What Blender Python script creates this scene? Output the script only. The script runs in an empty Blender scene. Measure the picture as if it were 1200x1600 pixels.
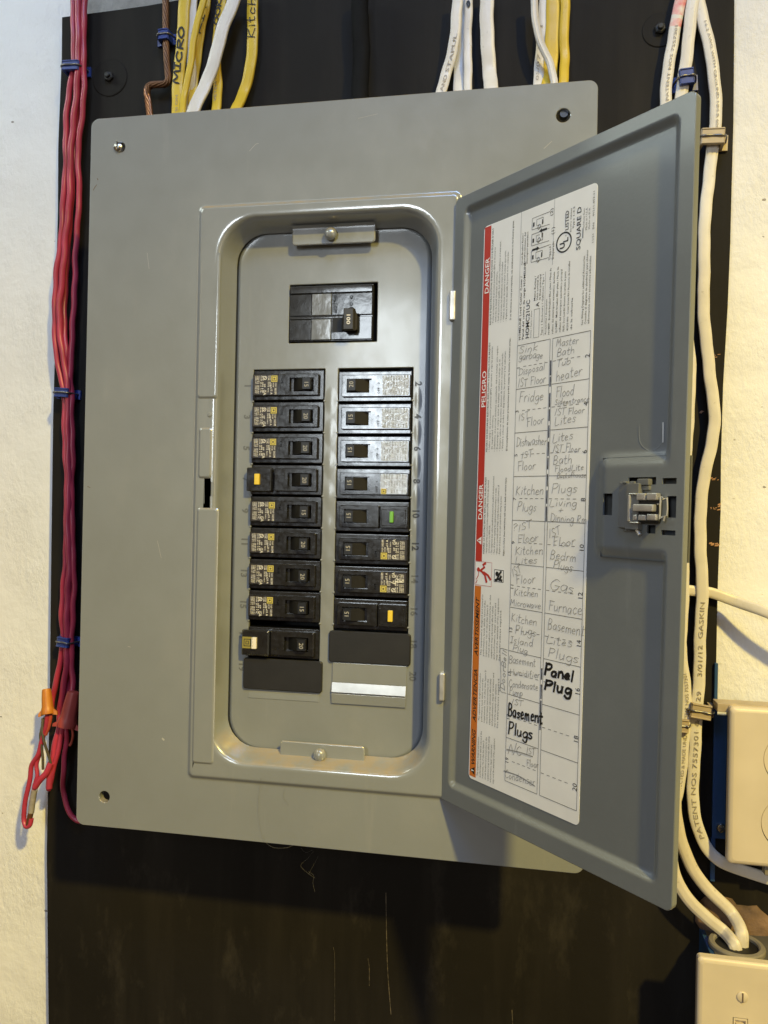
import bpy, bmesh, math, random
from mathutils import Vector, Matrix
from mathutils.geometry import tessellate_polygon
random.seed(7)
S = bpy.context.scene
COL = S.collection
MM = 0.001

# ------------------------------------------------------------------ camera
RIGHT = Vector((0.98289, 0.18313, 0.01980)).normalized()
FWD = Vector((-0.18320, 0.98306, 0.00490))
FWD = (FWD - RIGHT * FWD.dot(RIGHT)).normalized()
UP = RIGHT.cross(FWD).normalized()
CAM = Vector((0.16087, -0.59697, -0.03214))
FPX = 1240.0
cd = bpy.data.cameras.new('camera')
cam = bpy.data.objects.new('camera', cd); COL.objects.link(cam)
R3 = Matrix((RIGHT, UP, -FWD)).transposed()
cam.matrix_world = Matrix.Translation(CAM) @ R3.to_4x4()
cd.sensor_fit = 'VERTICAL'; cd.sensor_height = 32.0; cd.lens = 32.0 * FPX / 1600.0
cd.clip_start = 0.01; cd.clip_end = 50
S.camera = cam

# ------------------------------------------------------------------ world, lamps, exposure
W = bpy.data.worlds.new('World'); S.world = W; W.use_nodes = True
bgn = W.node_tree.nodes['Background']
bgn.inputs[0].default_value = (1.0, 0.60, 0.28, 1); bgn.inputs[1].default_value = 0.075
S.view_settings.view_transform = 'Standard'; S.view_settings.look = 'None'
S.view_settings.exposure = -0.04; S.view_settings.gamma = 1.0

def lamp(name, typ, loc, energy, color, aim=None, **kw):
    d = bpy.data.lights.new(name, typ); d.energy = energy; d.color = color
    for k, v in kw.items(): setattr(d, k, v)
    o = bpy.data.objects.new(name, d); COL.objects.link(o); o.location = loc
    if aim is not None:
        o.rotation_euler = (Vector(aim) - Vector(loc)).to_track_quat('-Z', 'Y').to_euler()
    return o
# a warm ceiling downlight up to the right, in front of the wall; a cool window behind the photographer; cool daylight from the upper left
lamp('warm_downlight', 'SPOT', (1.60, -2.12, 1.90), 575.0, (1.0, 0.77, 0.20), aim=(1.60, -2.119, 0), shadow_soft_size=0.07, spot_size=math.radians(131), spot_blend=0.35)
lamp('cool_window', 'AREA', (-0.30, -1.75, 0.36), 8.0, (0.84, 0.93, 1.0), aim=(0, 0, 0.1), shape='RECTANGLE', size=0.25, size_y=0.54)
lamp('cool_daylight', 'AREA', (-1.0, -0.4, 0.9), 1.2, (0.88, 1.0, 0.92), aim=(-0.3, 0.1, 0.45), shape='RECTANGLE', size=0.5, size_y=0.3, spread=math.radians(90))
lamp('blue_fill', 'AREA', (0.25, -1.1, 1.55), 3.4, (0.26, 0.48, 1.0), aim=(0.05, 0, 0.55), shape='RECTANGLE', size=0.8, size_y=0.5, spread=math.radians(80))  # added blue fill for the upper right, not a known source
# unseen strip lamps added to put highlights on the rolled steel edges
lamp('right_edge_strip', 'AREA', (1.35, -1.25, 0.0), 3.0, (1.0, 0.84, 0.60), aim=(0, 0, 0), shape='RECTANGLE', size=0.12, size_y=1.6)
lamp('left_edge_strip', 'AREA', (-1.45, -1.2, 0.1), 1.7, (1.0, 0.78, 0.45), aim=(0, 0, 0), shape='RECTANGLE', size=0.10, size_y=1.4)
lamp('top_edge_strip', 'AREA', (0.0, -0.9, 1.25), 1.8, (0.86, 0.95, 1.0), aim=(0, 0, 0.2), shape='RECTANGLE', size=1.2, size_y=0.08)

# ------------------------------------------------------------------ photo pixel (1200 x 1600) -> point on a plane of the place
def ray(px, py):
    return FWD + RIGHT * ((px - 600) / FPX) - UP * ((py - 800) / FPX)
def at(px, py, y):
    d = ray(px, py); t = (y - CAM.y) / d.y
    return CAM + d * t
DO = Vector((0.0985, -0.0026, 0.0))           # door hinge line, its axes across (u), up (v) and out of the inner face (n)
DU = Vector((0.71664, -0.69730, -0.01417)).normalized()
DV = Vector((0.01016, -0.00988, 0.9999)).normalized()
DN = DU.cross(DV).normalized()
def door_uv(px, py, off=0.0):
    d = ray(px, py); t = ((DO + DN * off - CAM).dot(DN)) / d.dot(DN)
    p = CAM + d * t - DO
    return p.dot(DU), p.dot(DV)
def FD(u, v, d=0.0):                           # door coordinates (d = height over the inner face)
    return DO + DU * u + DV * v + DN * d
def FW(y0):                                    # a plane parallel to the wall; d = height towards the viewer
    return lambda a, b, d=0.0: Vector((a, y0 - d, b))

# ------------------------------------------------------------------ materials
MATS = {}
def mat(name, base, rough=0.5, metal=0.0, var=0.0, vscale=30.0, bump=0.0, bscale=200.0, spec=0.5, coat=0.0, col2=None, detail=4.0, rvar=0.0, extra=None):
    if name in MATS: return MATS[name]
    m = bpy.data.materials.new(name); m.use_nodes = True
    nt = m.node_tree; N = nt.nodes; L = nt.links
    p = N['Principled BSDF']
    p.inputs['Base Color'].default_value = (*base, 1); p.inputs['Roughness'].default_value = rough
    p.inputs['Metallic'].default_value = metal; p.inputs['Specular IOR Level'].default_value = spec
    p.inputs['Coat Weight'].default_value = coat; p.inputs['Coat Roughness'].default_value = 0.12
    tc = N.new('ShaderNodeTexCoord')
    colout = None
    if var > 0 or col2 is not None:
        n = N.new('ShaderNodeTexNoise'); n.inputs['Scale'].default_value = vscale; n.inputs['Detail'].default_value = detail
        L.new(tc.outputs['Object'], n.inputs['Vector'])
        r = N.new('ShaderNodeValToRGB')
        c2 = col2 if col2 is not None else tuple(c * (1 - var) for c in base)
        r.color_ramp.elements[0].position = 0.32; r.color_ramp.elements[1].position = 0.68
        r.color_ramp.elements[0].color = (*c2, 1); r.color_ramp.elements[1].color = (*base, 1)
        L.new(n.outputs['Fac'], r.inputs['Fac']); L.new(r.outputs['Color'], p.inputs['Base Color'])
        colout = r.outputs['Color']
        if rvar:
            mr = N.new('ShaderNodeMapRange'); mr.inputs['To Min'].default_value = rough - rvar; mr.inputs['To Max'].default_value = rough + rvar
            L.new(n.outputs['Fac'], mr.inputs['Value']); L.new(mr.outputs['Result'], p.inputs['Roughness'])
    bout = None
    if bump > 0:
        n2 = N.new('ShaderNodeTexNoise'); n2.inputs['Scale'].default_value = bscale; n2.inputs['Detail'].default_value = 3.0
        L.new(tc.outputs['Object'], n2.inputs['Vector'])
        b = N.new('ShaderNodeBump'); b.inputs['Strength'].default_value = 1.0; b.inputs['Distance'].default_value = bump
        L.new(n2.outputs['Fac'], b.inputs['Height']); L.new(b.outputs['Normal'], p.inputs['Normal'])
        bout = b
    if extra: extra(nt, p, tc, colout, bout)
    MATS[name] = m
    return m

def mixcol(nt, fac, a, b):
    mx = nt.nodes.new('ShaderNodeMix'); mx.data_type = 'RGBA'
    if hasattr(fac, 'node'): nt.links.new(fac, mx.inputs[0])
    else: mx.inputs[0].default_value = fac
    for s, v in ((6, a), (7, b)):
        if hasattr(v, 'node'): nt.links.new(v, mx.inputs[s])
        else: mx.inputs[s].default_value = (*v, 1)
    return mx.outputs[2]
def mathn(nt, op, a, b=None, c=None, clamp=False):
    n = nt.nodes.new('ShaderNodeMath'); n.operation = op; n.use_clamp = clamp
    for i, v in enumerate((a, b, c)):
        if v is None: continue
        if hasattr(v, 'node'): nt.links.new(v, n.inputs[i])
        else: n.inputs[i].default_value = v
    return n.outputs[0]
def ramp(nt, v, lo, hi, a=0.0, b=1.0):
    n = nt.nodes.new('ShaderNodeMapRange'); n.clamp = True
    n.inputs['From Min'].default_value = lo; n.inputs['From Max'].default_value = hi
    n.inputs['To Min'].default_value = a; n.inputs['To Max'].default_value = b
    nt.links.new(v, n.inputs['Value']); return n.outputs[0]
def noise(nt, vec, scale, detail=4.0, rough=0.5):
    n = nt.nodes.new('ShaderNodeTexNoise'); n.inputs['Scale'].default_value = scale
    n.inputs['Detail'].default_value = detail; n.inputs['Roughness'].default_value = rough
    nt.links.new(vec, n.inputs['Vector']); return n.outputs['Fac']
def mapping(nt, vec, scale=(1, 1, 1), rot=(0, 0, 0)):
    n = nt.nodes.new('ShaderNodeMapping'); n.inputs['Scale'].default_value = scale; n.inputs['Rotation'].default_value = rot
    nt.links.new(vec, n.inputs['Vector']); return n.outputs[0]
def sepxyz(nt, vec):
    n = nt.nodes.new('ShaderNodeSeparateXYZ'); nt.links.new(vec, n.inputs[0]); return n.outputs

def paint_extra(nt, p, tc, colout, bout):
    # settled dust on faces that look up, small pale specks and faint rub marks
    g = nt.nodes.new('ShaderNodeNewGeometry')
    up = sepxyz(nt, g.outputs['Normal'])[2]
    pos = sepxyz(nt, g.outputs['Position'])
    n = noise(nt, tc.outputs['Object'], 55, 5, 0.6)
    f = mathn(nt, 'MULTIPLY', ramp(nt, up, 0.30, 0.62), ramp(nt, n, 0.36, 0.60, 0.12, 0.90))
    c = mixcol(nt, f, colout, (0.32, 0.25, 0.155))
    sp = nt.nodes.new('ShaderNodeTexVoronoi'); sp.inputs['Scale'].default_value = 42; sp.inputs['Randomness'].default_value = 1
    nt.links.new(tc.outputs['Object'], sp.inputs['Vector'])
    s = mathn(nt, 'LESS_THAN', sp.outputs['Distance'], 0.022)
    pick = mathn(nt, 'GREATER_THAN', sepxyz(nt, sp.outputs['Color'])[0], 0.86)
    c = mixcol(nt, mathn(nt, 'MULTIPLY', mathn(nt, 'MULTIPLY', s, pick), 0.55), c, (0.55, 0.53, 0.48))
    sc = noise(nt, mapping(nt, tc.outputs['Object'], (60, 60, 6), (0, 0.5, 0)), 1.0, 6, 0.65)
    c = mixcol(nt, ramp(nt, sc, 0.62, 0.80, 0, 0.26), c, (0.36, 0.36, 0.34))
    sm_ = noise(nt, mapping(nt, tc.outputs['Object'], (1, 1, 0.7)), 17, 7, 0.72)
    c = mixcol(nt, ramp(nt, sm_, 0.50, 0.72, 0, 0.16), c, (0.33, 0.32, 0.29))
    c = mixcol(nt, ramp(nt, sm_, 0.46, 0.30, 0, 0.14), c, (0.17, 0.175, 0.17))
    nt.links.new(c, p.inputs['Base Color'])
    nt.links.new(ramp(nt, sm_, 0.35, 0.72, 0.07, 0.24), p.inputs['Coat Roughness'])
    r = mathn(nt, 'ADD', mathn(nt, 'MULTIPLY', f, 0.45), ramp(nt, n, 0.3, 0.7, 0.30, 0.42))
    nt.links.new(r, p.inputs['Roughness'])
    p.inputs['Coat Weight'].default_value = 1.0; p.inputs['Coat IOR'].default_value = 1.9
PAINT = mat('grey_enamel', (0.233, 0.250, 0.258), 0.36, var=0.05, vscale=14, bump=0.00006, bscale=330, extra=paint_extra)
def pan_extra(nt, p, tc, colout, bout):
    paint_extra(nt, p, tc, colout, bout); p.inputs['Coat Weight'].default_value = 0.8; p.inputs['Coat IOR'].default_value = 1.5
PANPAINT = mat('grey_enamel_dead_front', (0.217, 0.231, 0.235), 0.40, var=0.06, vscale=14, bump=0.00008, bscale=200, extra=pan_extra)
def door_extra(nt, p, tc, colout, bout):
    sm_ = noise(nt, tc.outputs['Object'], 15, 7, 0.7)
    c = mixcol(nt, ramp(nt, sm_, 0.50, 0.74, 0, 0.16), colout, (0.24, 0.25, 0.25))
    sc = noise(nt, mapping(nt, tc.outputs['Object'], (70, 70, 8), (0, 0.9, 0)), 1.0, 6, 0.65)
    nt.links.new(mixcol(nt, ramp(nt, sc, 0.64, 0.80, 0, 0.25), c, (0.30, 0.31, 0.31)), p.inputs['Base Color'])
    nt.links.new(ramp(nt, sm_, 0.35, 0.7, 0.30, 0.46), p.inputs['Roughness'])
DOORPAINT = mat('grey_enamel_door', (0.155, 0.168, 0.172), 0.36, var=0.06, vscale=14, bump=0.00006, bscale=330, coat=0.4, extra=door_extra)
STEELIN = mat('dark_steel', (0.05, 0.05, 0.05), 0.5)
ZINC = mat('zinc', (0.74, 0.73, 0.70), 0.40, 0.8, var=0.25, vscale=120)
SATIN = mat('bright_lip_reflection', (0.50, 0.51, 0.51), 0.36, 0.5, var=0.2, vscale=90)  # upper lip's grey enamel; the window's reflection is put into a brighter base
SCREWM = mat('screw_steel', (0.60, 0.58, 0.54), 0.25, 1.0)
def plast_extra(nt, p, tc, colout, bout):
    n = noise(nt, tc.outputs['Object'], 160, 5, 0.65)
    nt.links.new(ramp(nt, n, 0.3, 0.75, 0.13, 0.34), p.inputs['Roughness'])
    p.inputs['Coat Weight'].default_value = 0.8; nt.links.new(ramp(nt, n, 0.3, 0.75, 0.05, 0.20), p.inputs['Coat Roughness'])
BLACKP = mat('black_moulded_plastic', (0.016, 0.016, 0.017), 0.30, var=0.4, vscale=220, bump=0.00005, bscale=260, extra=plast_extra, spec=0.6)
BLACKP2 = mat('black_toggle_plastic', (0.009, 0.0085, 0.008), 0.42, var=0.3, vscale=150, bump=0.00003, bscale=500)
BLACKF = mat('black_filler_plastic', (0.016, 0.015, 0.014), 0.50, var=0.3, vscale=60, bump=0.00004, bscale=420)
GLOSSB = mat('glossy_black_case', (0.030, 0.031, 0.034), 0.14, var=0.4, vscale=140, bump=0.00012, bscale=95, spec=0.7)
PIT = mat('dark_pocket', (0.004, 0.004, 0.004), 0.6)
INKW = mat('white_print', (0.72, 0.69, 0.62), 0.6)
INKT = mat('toggle_print', (0.42, 0.40, 0.36), 0.6)
INKY = mat('yellow_print', (0.62, 0.52, 0.10), 0.55)
INKK = mat('black_print', (0.012, 0.012, 0.013), 0.55)
BROWNL = mat('brown_label', (0.030, 0.022, 0.016), 0.42, var=0.3, vscale=200)
GOLDL = mat('olive_gold_label', (0.27, 0.23, 0.045), 0.45)
def silver_extra(nt, p, tc, colout, bout):
    v = nt.nodes.new('ShaderNodeTexVoronoi'); v.inputs['Scale'].default_value = 950
    nt.links.new(tc.outputs['Object'], v.inputs['Vector'])
    b = nt.nodes.new('ShaderNodeBump'); b.inputs['Distance'].default_value = 0.00022
    nt.links.new(v.outputs['Distance'], b.inputs['Height']); nt.links.new(b.outputs['Normal'], p.inputs['Normal'])
SILVER = mat('silver_foil_label', (0.70, 0.74, 0.80), 0.30, 0.6, var=0.35, vscale=420, extra=silver_extra)
BTNY = mat('yellow_button', (0.74, 0.53, 0.045), 0.4); BTNG = mat('green_button', (0.15, 0.40, 0.05), 0.4); BTNW = mat('white_button', (0.78, 0.72, 0.60), 0.4)
PAPER = mat('white_paper_label', (0.87, 0.855, 0.82), 0.45, var=0.09, vscale=30, bump=0.00025, bscale=45)
RED = mat('red_label_ink', (0.50, 0.035, 0.022), 0.45); ORANGE = mat('orange_label_ink', (0.62, 0.17, 0.02), 0.45)
WHITEI = mat('white_label_ink', (0.87, 0.855, 0.82), 0.45)
PENCIL = mat('grey_pencil', (0.32, 0.315, 0.31), 0.55, var=.5, vscale=600); MARKER = mat('black_marker', (0.008, 0.008, 0.009), 0.45)
def wall_extra(nt, p, tc, colout, bout):
    o = tc.outputs['Object']
    v = nt.nodes.new('ShaderNodeTexVoronoi'); v.inputs['Scale'].default_value = 26; v.inputs['Randomness'].default_value = 1
    nt.links.new(mapping(nt, o, (1, 1, 1.7)), v.inputs['Vector'])
    dist = mathn(nt, 'ADD', v.outputs['Distance'], mathn(nt, 'MULTIPLY', noise(nt, o, 130, 3), 0.16))
    pick = mathn(nt, 'GREATER_THAN', sepxyz(nt, v.outputs['Color'])[1], 0.70)
    pit = mathn(nt, 'MULTIPLY', mathn(nt, 'LESS_THAN', dist, 0.118), pick)
    v2 = nt.nodes.new('ShaderNodeTexVoronoi'); v2.inputs['Scale'].default_value = 95; nt.links.new(mapping(nt, o, (1, 1, 1.4)), v2.inputs['Vector'])
    pit2 = mathn(nt, 'MULTIPLY', mathn(nt, 'LESS_THAN', mathn(nt, 'ADD', v2.outputs['Distance'], mathn(nt, 'MULTIPLY', noise(nt, o, 300, 2), 0.2)), 0.20), mathn(nt, 'GREATER_THAN', sepxyz(nt, v2.outputs['Color'])[0], 0.90))
    pit2 = mathn(nt, 'MULTIPLY', pit2, ramp(nt, noise(nt, o, 10, 2), 0.48, 0.62))
    c = mixcol(nt, mathn(nt, 'MULTIPLY', pit, 0.75), colout, (0.17, 0.13, 0.09))
    c = mixcol(nt, mathn(nt, 'MULTIPLY', pit2, 0.6), c, (0.25, 0.21, 0.16))
    c = mixcol(nt, ramp(nt, noise(nt, mapping(nt, o, (14, 14, 5)), 1.0, 6, 0.65), 0.52, 0.75, 0, 0.14), c, (0.55, 0.50, 0.42))
    x, y, z = sepxyz(nt, o)
    edge = mathn(nt, 'ADD', z, mathn(nt, 'MULTIPLY', noise(nt, o, 35, 4), 0.03))
    bare = mathn(nt, 'MULTIPLY', ramp(nt, edge, 0.447, 0.453), ramp(nt, mathn(nt, 'ADD', x, mathn(nt, 'MULTIPLY', noise(nt, o, 60, 3), 0.02)), -0.275, -0.265))
    con = mixcol(nt, noise(nt, o, 70, 6, 0.7), (0.10, 0.095, 0.085), (0.36, 0.35, 0.32))
    c = mixcol(nt, bare, c, con)
    nt.links.new(c, p.inputs['Base Color'])
    h = mathn(nt, 'ADD', mathn(nt, 'MULTIPLY', noise(nt, o, 26, 6, 0.6), 0.9), mathn(nt, 'MULTIPLY', noise(nt, mapping(nt, o, (1.6, 1, 0.8), (0, 0.6, 0)), 120, 6, 0.72), ramp(nt, noise(nt, o, 9, 2), 0.40, 0.60, 0.12, 0.62)))
    h = mathn(nt, 'SUBTRACT', h, mathn(nt, 'MULTIPLY', pit, 0.5))
    b = nt.nodes.new('ShaderNodeBump'); b.inputs['Distance'].default_value = 0.0023
    nt.links.new(h, b.inputs['Height']); nt.links.new(b.outputs['Normal'], p.inputs['Normal'])
WALLM = mat('white_painted_concrete', (0.815, 0.805, 0.78), 0.55, var=0.06, vscale=12, extra=wall_extra)
def board_extra(nt, p, tc, colout, bout):
    o = tc.outputs['Object']; x, y, z = sepxyz(nt, o)
    c = mixcol(nt, ramp(nt, noise(nt, mapping(nt, o, (40, 40, 4)), 1.0, 5, 0.6), 0.45, 0.8, 0, 0.5), colout, (0.028, 0.024, 0.019))
    # scuffs low on the board
    sc = mathn(nt, 'MULTIPLY', ramp(nt, noise(nt, mapping(nt, o, (30, 30, 12)), 1.0, 7, 0.7), 0.56, 0.74), ramp(nt, mathn(nt, 'MULTIPLY', z, -1.0), 0.28, 0.36))
    c = mixcol(nt, mathn(nt, 'MULTIPLY', sc, 0.09), c, (0.22, 0.19, 0.15))
    dv = nt.nodes.new('ShaderNodeTexVoronoi'); dv.inputs['Scale'].default_value = 30
    nt.links.new(o, dv.inputs['Vector'])
    sp = mathn(nt, 'MULTIPLY', mathn(nt, 'LESS_THAN', dv.outputs['Distance'], 0.035), mathn(nt, 'GREATER_THAN', sepxyz(nt, dv.outputs['Color'])[0], 0.78))
    c = mixcol(nt, mathn(nt, 'MULTIPLY', sp, 0.35), c, (0.4, 0.36, 0.30))
    nt.links.new(c, p.inputs['Base Color'])
BOARDM = mat('black_painted_plywood', (0.0140, 0.0120, 0.0094), 0.68, spec=0.16, var=0.3, vscale=8, bump=0.0003, bscale=70, extra=board_extra)
WOOD = mat('raw_wood_chip', (0.50, 0.27, 0.14), 0.8, var=0.4, vscale=300)
def jacket(name, base, dirt):
    def ex(nt, p, tc, colout, bout):
        n = noise(nt, mapping(nt, tc.outputs['Object'], (60, 60, 9)), 1.0, 5, 0.6)
        c = mixcol(nt, ramp(nt, n, 0.50, 0.78, 0, 0.5), colout, dirt)
        n2 = noise(nt, tc.outputs['Object'], 210, 4, 0.7)
        nt.links.new(mixcol(nt, ramp(nt, n2, 0.62, 0.72, 0, 0.35), c, tuple(q * .45 for q in dirt)), p.inputs['Base Color'])
    return mat(name, base, 0.42, var=0.10, vscale=60, bump=0.0005, bscale=70, extra=ex)
JWHITE = jacket('white_vinyl_jacket', (0.72, 0.68, 0.61), (0.52, 0.46, 0.37))
JCREAM = jacket('cream_vinyl_jacket', (0.66, 0.60, 0.49), (0.47, 0.40, 0.28))
JYEL = jacket('yellow_vinyl_jacket', (0.66, 0.46, 0.035), (0.46, 0.30, 0.03))
JDARK = mat('dark_cable_sheath', (0.009, 0.009, 0.0088), 0.8, spec=0.15, var=0.5, vscale=30, bump=0.0004, bscale=60)
REDW = mat('red_wire_jacket', (0.50, 0.045, 0.085), 0.36, var=0.35, vscale=35, bump=0.0003, bscale=60)
REDTIP = mat('red_painted_core', (0.50, 0.085, 0.055), 0.45, var=0.3, vscale=80)
CORE = mat('grey_brown_core', (0.11, 0.095, 0.065), 0.45, var=0.3, vscale=100)
FOIL = mat('foil_sleeve', (0.72, 0.66, 0.55), 0.34, 0.6, var=0.3, vscale=160)
PINKT = mat('pink_marker_on_jacket', (0.70, 0.20, 0.20), 0.5, vscale=160, col2=(0.70, 0.62, 0.55))
COPPER = mat('tarnished_copper', (0.20, 0.105, 0.058), 0.42, 0.75, var=0.4, vscale=60)
COPPERB = mat('bright_copper', (0.50, 0.24, 0.12), 0.32, 0.85, var=0.35, vscale=60)
STAPB = mat('blue_staple_plastic', (0.030, 0.060, 0.26), 0.38, var=0.2, vscale=90)
STAPT = mat('tan_staple_plastic', (0.46, 0.37, 0.25), 0.45, var=0.15, vscale=90)
NAIL = mat('staple_wire', (0.30, 0.29, 0.28), 0.35, 0.8, var=0.4, vscale=150)
NUTO = mat('orange_wire_nut', (0.56, 0.19, 0.02), 0.42, var=.15, vscale=80); NUTR = mat('red_wire_nut', (0.40, 0.060, 0.045), 0.48, var=0.2, vscale=60)
IVORY = mat('ivory_plate', (0.66, 0.57, 0.43), 0.34, var=0.10, rvar=.08, vscale=25, bump=0.00004, bscale=200)
BLUEBOX = mat('blue_box_plastic', (0.022, 0.070, 0.175), 0.45, var=0.2, vscale=40)
GREYCAST = mat('grey_tan_fitting', (0.24, 0.215, 0.17), 0.55, var=0.25, vscale=120)
PLASTER = mat('rough_brown_mortar', (0.22, 0.135, 0.08), 0.9, var=0.65, vscale=60, bump=0.002, bscale=110)
LINT = mat('grey_lint', (0.13, 0.12, 0.10), 0.9)
RUBBER = mat('painted_washer', (0.011, 0.011, 0.011), 0.6, var=0.2, vscale=60, bump=0.0002, bscale=200)
# ------------------------------------------------------------------ mesh helpers
def rrect(x0, x1, z0, z1, r, n=6):
    out = []
    for cx, cz, a0 in ((x1 - r, z1 - r, 0), (x0 + r, z1 - r, 90), (x0 + r, z0 + r, 180), (x1 - r, z0 + r, 270)):
        for i in range(n + 1):
            a = math.radians(a0 + 90 * i / n); out.append((cx + r * math.cos(a), cz + r * math.sin(a)))
    return out
def rect(x0, x1, z0, z1): return [(x1, z1), (x0, z1), (x0, z0), (x1, z0)]
def circle(cx, cz, r, n=20): return [(cx + r * math.cos(2 * math.pi * i / n), cz + r * math.sin(2 * math.pi * i / n)) for i in range(n)]
def catmull(P, n=8):
    P = [Vector(p) for p in P]
    if len(P) < 3: return P
    Q = [P[0] * 2 - P[1]] + P + [P[-1] * 2 - P[-2]]; out = []
    for i in range(1, len(Q) - 2):
        a, b, c, d = Q[i - 1:i + 3]
        for k in range(n):
            t = k / n
            out.append(0.5 * ((2 * b) + (c - a) * t + (2 * a - 5 * b + 4 * c - d) * t * t + (3 * b - a - 3 * c + d) * t ** 3))
    out.append(P[-1].copy()); return out
_boxcache = {}
class G:
    """collects vertices and faces of ONE mesh"""
    def __init__(s): s.v = []; s.f = []; s.m = []
    def add(s, vs, fs, mi=0):
        o = len(s.v); s.v.extend(Vector(v) for v in vs)
        for f in fs: s.f.append([i + o for i in f]); s.m.append(mi)
    def box(s, x0, x1, y0, y1, z0, z1, bev=0.0, mi=0, seg=2, M=None):
        key = (round(x1 - x0, 6), round(y1 - y0, 6), round(z1 - z0, 6), bev, seg)
        if key not in _boxcache:
            bm = bmesh.new(); bmesh.ops.create_cube(bm, size=1)
            for v in bm.verts: v.co = Vector((v.co.x * (x1 - x0), v.co.y * (y1 - y0), v.co.z * (z1 - z0)))
            if bev > 0: bmesh.ops.bevel(bm, geom=bm.edges[:], offset=bev, segments=seg, profile=0.5, affect='EDGES', clamp_overlap=True)
            bm.verts.index_update()
            _boxcache[key] = ([v.co.copy() for v in bm.verts], [[v.index for v in f.verts] for f in bm.faces]); bm.free()
        vs, fs = _boxcache[key]; c = Vector(((x0 + x1) / 2, (y0 + y1) / 2, (z0 + z1) / 2))
        s.add([(M @ (v + c)) if M else v + c for v in vs], fs, mi)
    def sheet(s, outer, holes, fn, d0, d1, mi=0, walls=True, back=True):
        """flat plate in the plane fn(a,b,d) from height d0 (front) to d1 (back), with holes"""
        loops = [outer] + list(holes)
        tri = tessellate_polygon([[Vector((a, b, 0)) for a, b in lp] for lp in loops])
        flat = [p for lp in loops for p in lp]
        s.add([fn(a, b, d0) for a, b in flat], [list(t) for t in tri], mi)
        if back: s.add([fn(a, b, d1) for a, b in flat], [list(t)[::-1] for t in tri], mi)
        if walls:
            for lp in loops:
                n = len(lp)
                s.add([fn(a, b, d0) for a, b in lp] + [fn(a, b, d1) for a, b in lp], [[i, (i + 1) % n, n + (i + 1) % n, n + i] for i in range(n)], mi)
    def loft(s, loops, mi=0, closed=True, skip=()):
        n = len(loops[0]); vs = [p for lp in loops for p in lp]; fs = []
        for k in range(len(loops) - 1):
            for i in range(n if closed else n - 1):
                if (k, i) in skip: continue
                j = (i + 1) % n
                fs.append([k * n + i, k * n + j, (k + 1) * n + j, (k + 1) * n + i])
        s.add(vs, fs, mi)
    def cap(s, loop, mi=0):
        s.add(loop, [list(range(len(loop)))], mi)
    def lathe(s, prof, c, axis=(0, -1, 0), n=20, mi=0, M=None):
        """prof = [(radius, height along axis)]"""
        ax = Vector(axis).normalized(); a = ax.orthogonal().normalized(); b = ax.cross(a); c = Vector(c); loops = []
        for r, h in prof:
            loops.append([c + ax * h + (a * math.cos(2 * math.pi * i / n) + b * math.sin(2 * math.pi * i / n)) * max(r, 1e-6) for i in range(n)])
        s.loft(loops, mi)
        s.cap(loops[0][::-1], mi); s.cap(loops[-1], mi)
    def tube(s, P, w, h=None, n=10, prof=None, mi=0, mfn=None, side=None, taper=None, caps=True):
        """cable along P; w across, h towards the viewer; returns the frames"""
        h = h or w; fr = []; L = 0.0; prev = None
        if prof is None: prof = [(math.cos(2 * math.pi * i / n), math.sin(2 * math.pi * i / n)) for i in range(n)]
        for i, p in enumerate(P):
            t = (P[min(i + 1, len(P) - 1)] - P[max(i - 1, 0)]).normalized()
            out = Vector(side) if side is not None else Vector((0, -1, 0))
            if prev is not None and side is None and abs(t.y) > 0.75: out = prev
            lat = t.cross(out)
            if lat.length < 1e-3: lat = t.orthogonal()
            lat.normalize(); out = lat.cross(t).normalized(); prev = out
            if i: L += (p - P[i - 1]).length
            fr.append((p, t, lat, out, L))
        k = len(prof); vs = []; fs = []; ms = []
        for i, (p, t, lat, out, l) in enumerate(fr):
            q = taper(i / (len(fr) - 1)) if taper else 1.0
            for a, b in prof: vs.append(p + lat * (a * w / 2 * q) + out * (b * h / 2 * q))
        for i in range(len(fr) - 1):
            for j in range(k):
                fs.append([i * k + j, i * k + (j + 1) % k, (i + 1) * k + (j + 1) % k, (i + 1) * k + j])
                ms.append(mfn(fr[i][4]) if mfn else mi)
        if caps:
            fs.append(list(range(k))[::-1]); ms.append(ms[0]); fs.append([(len(fr) - 1) * k + j for j in range(k)]); ms.append(ms[-1])
        o = len(s.v); s.v.extend(vs)
        for f, m in zip(fs, ms): s.f.append([i + o for i in f]); s.m.append(m)
        return fr
    def text(s, txt, fn, mi=0, size=1.0, align='LEFT', width=None, bold=0.0, res=2, sx=1.0, ext=0.0, shear=0.0):
        vs, fs = glyphs(txt, bold, res, align, ext, shear)
        if not vs: return
        k = size * sx
        if width:
            xs = [v[0] for v in vs]; w = max(xs) - min(xs); k = width / w if w > 1e-9 else k
        s.add([fn(v[0] * k, v[1] * size, v[2]) for v in vs], fs, mi)
    def build(s, name, mats, parent=None, angle=35, smooth=True):
        me = bpy.data.meshes.new(name)
        off = parent_loc(parent)
        me.from_pydata([v - off for v in s.v], [], s.f)
        for m in (mats if isinstance(mats, (list, tuple)) else [mats]): me.materials.append(m)
        me.polygons.foreach_set('material_index', s.m)
        me.update()
        bm = bmesh.new(); bm.from_mesh(me)
        bmesh.ops.recalc_face_normals(bm, faces=bm.faces)
        bm.to_mesh(me); bm.free()
        if smooth:
            me.polygons.foreach_set('use_smooth', [True] * len(me.polygons))
            me.set_sharp_from_angle(angle=math.radians(angle))
        o = bpy.data.objects.new(name, me); COL.objects.link(o)
        if parent: o.parent = parent
        if smooth:
            wn = o.modifiers.new('even_shading', 'WEIGHTED_NORMAL'); wn.keep_sharp = True; wn.weight = 60
        return o
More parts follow.
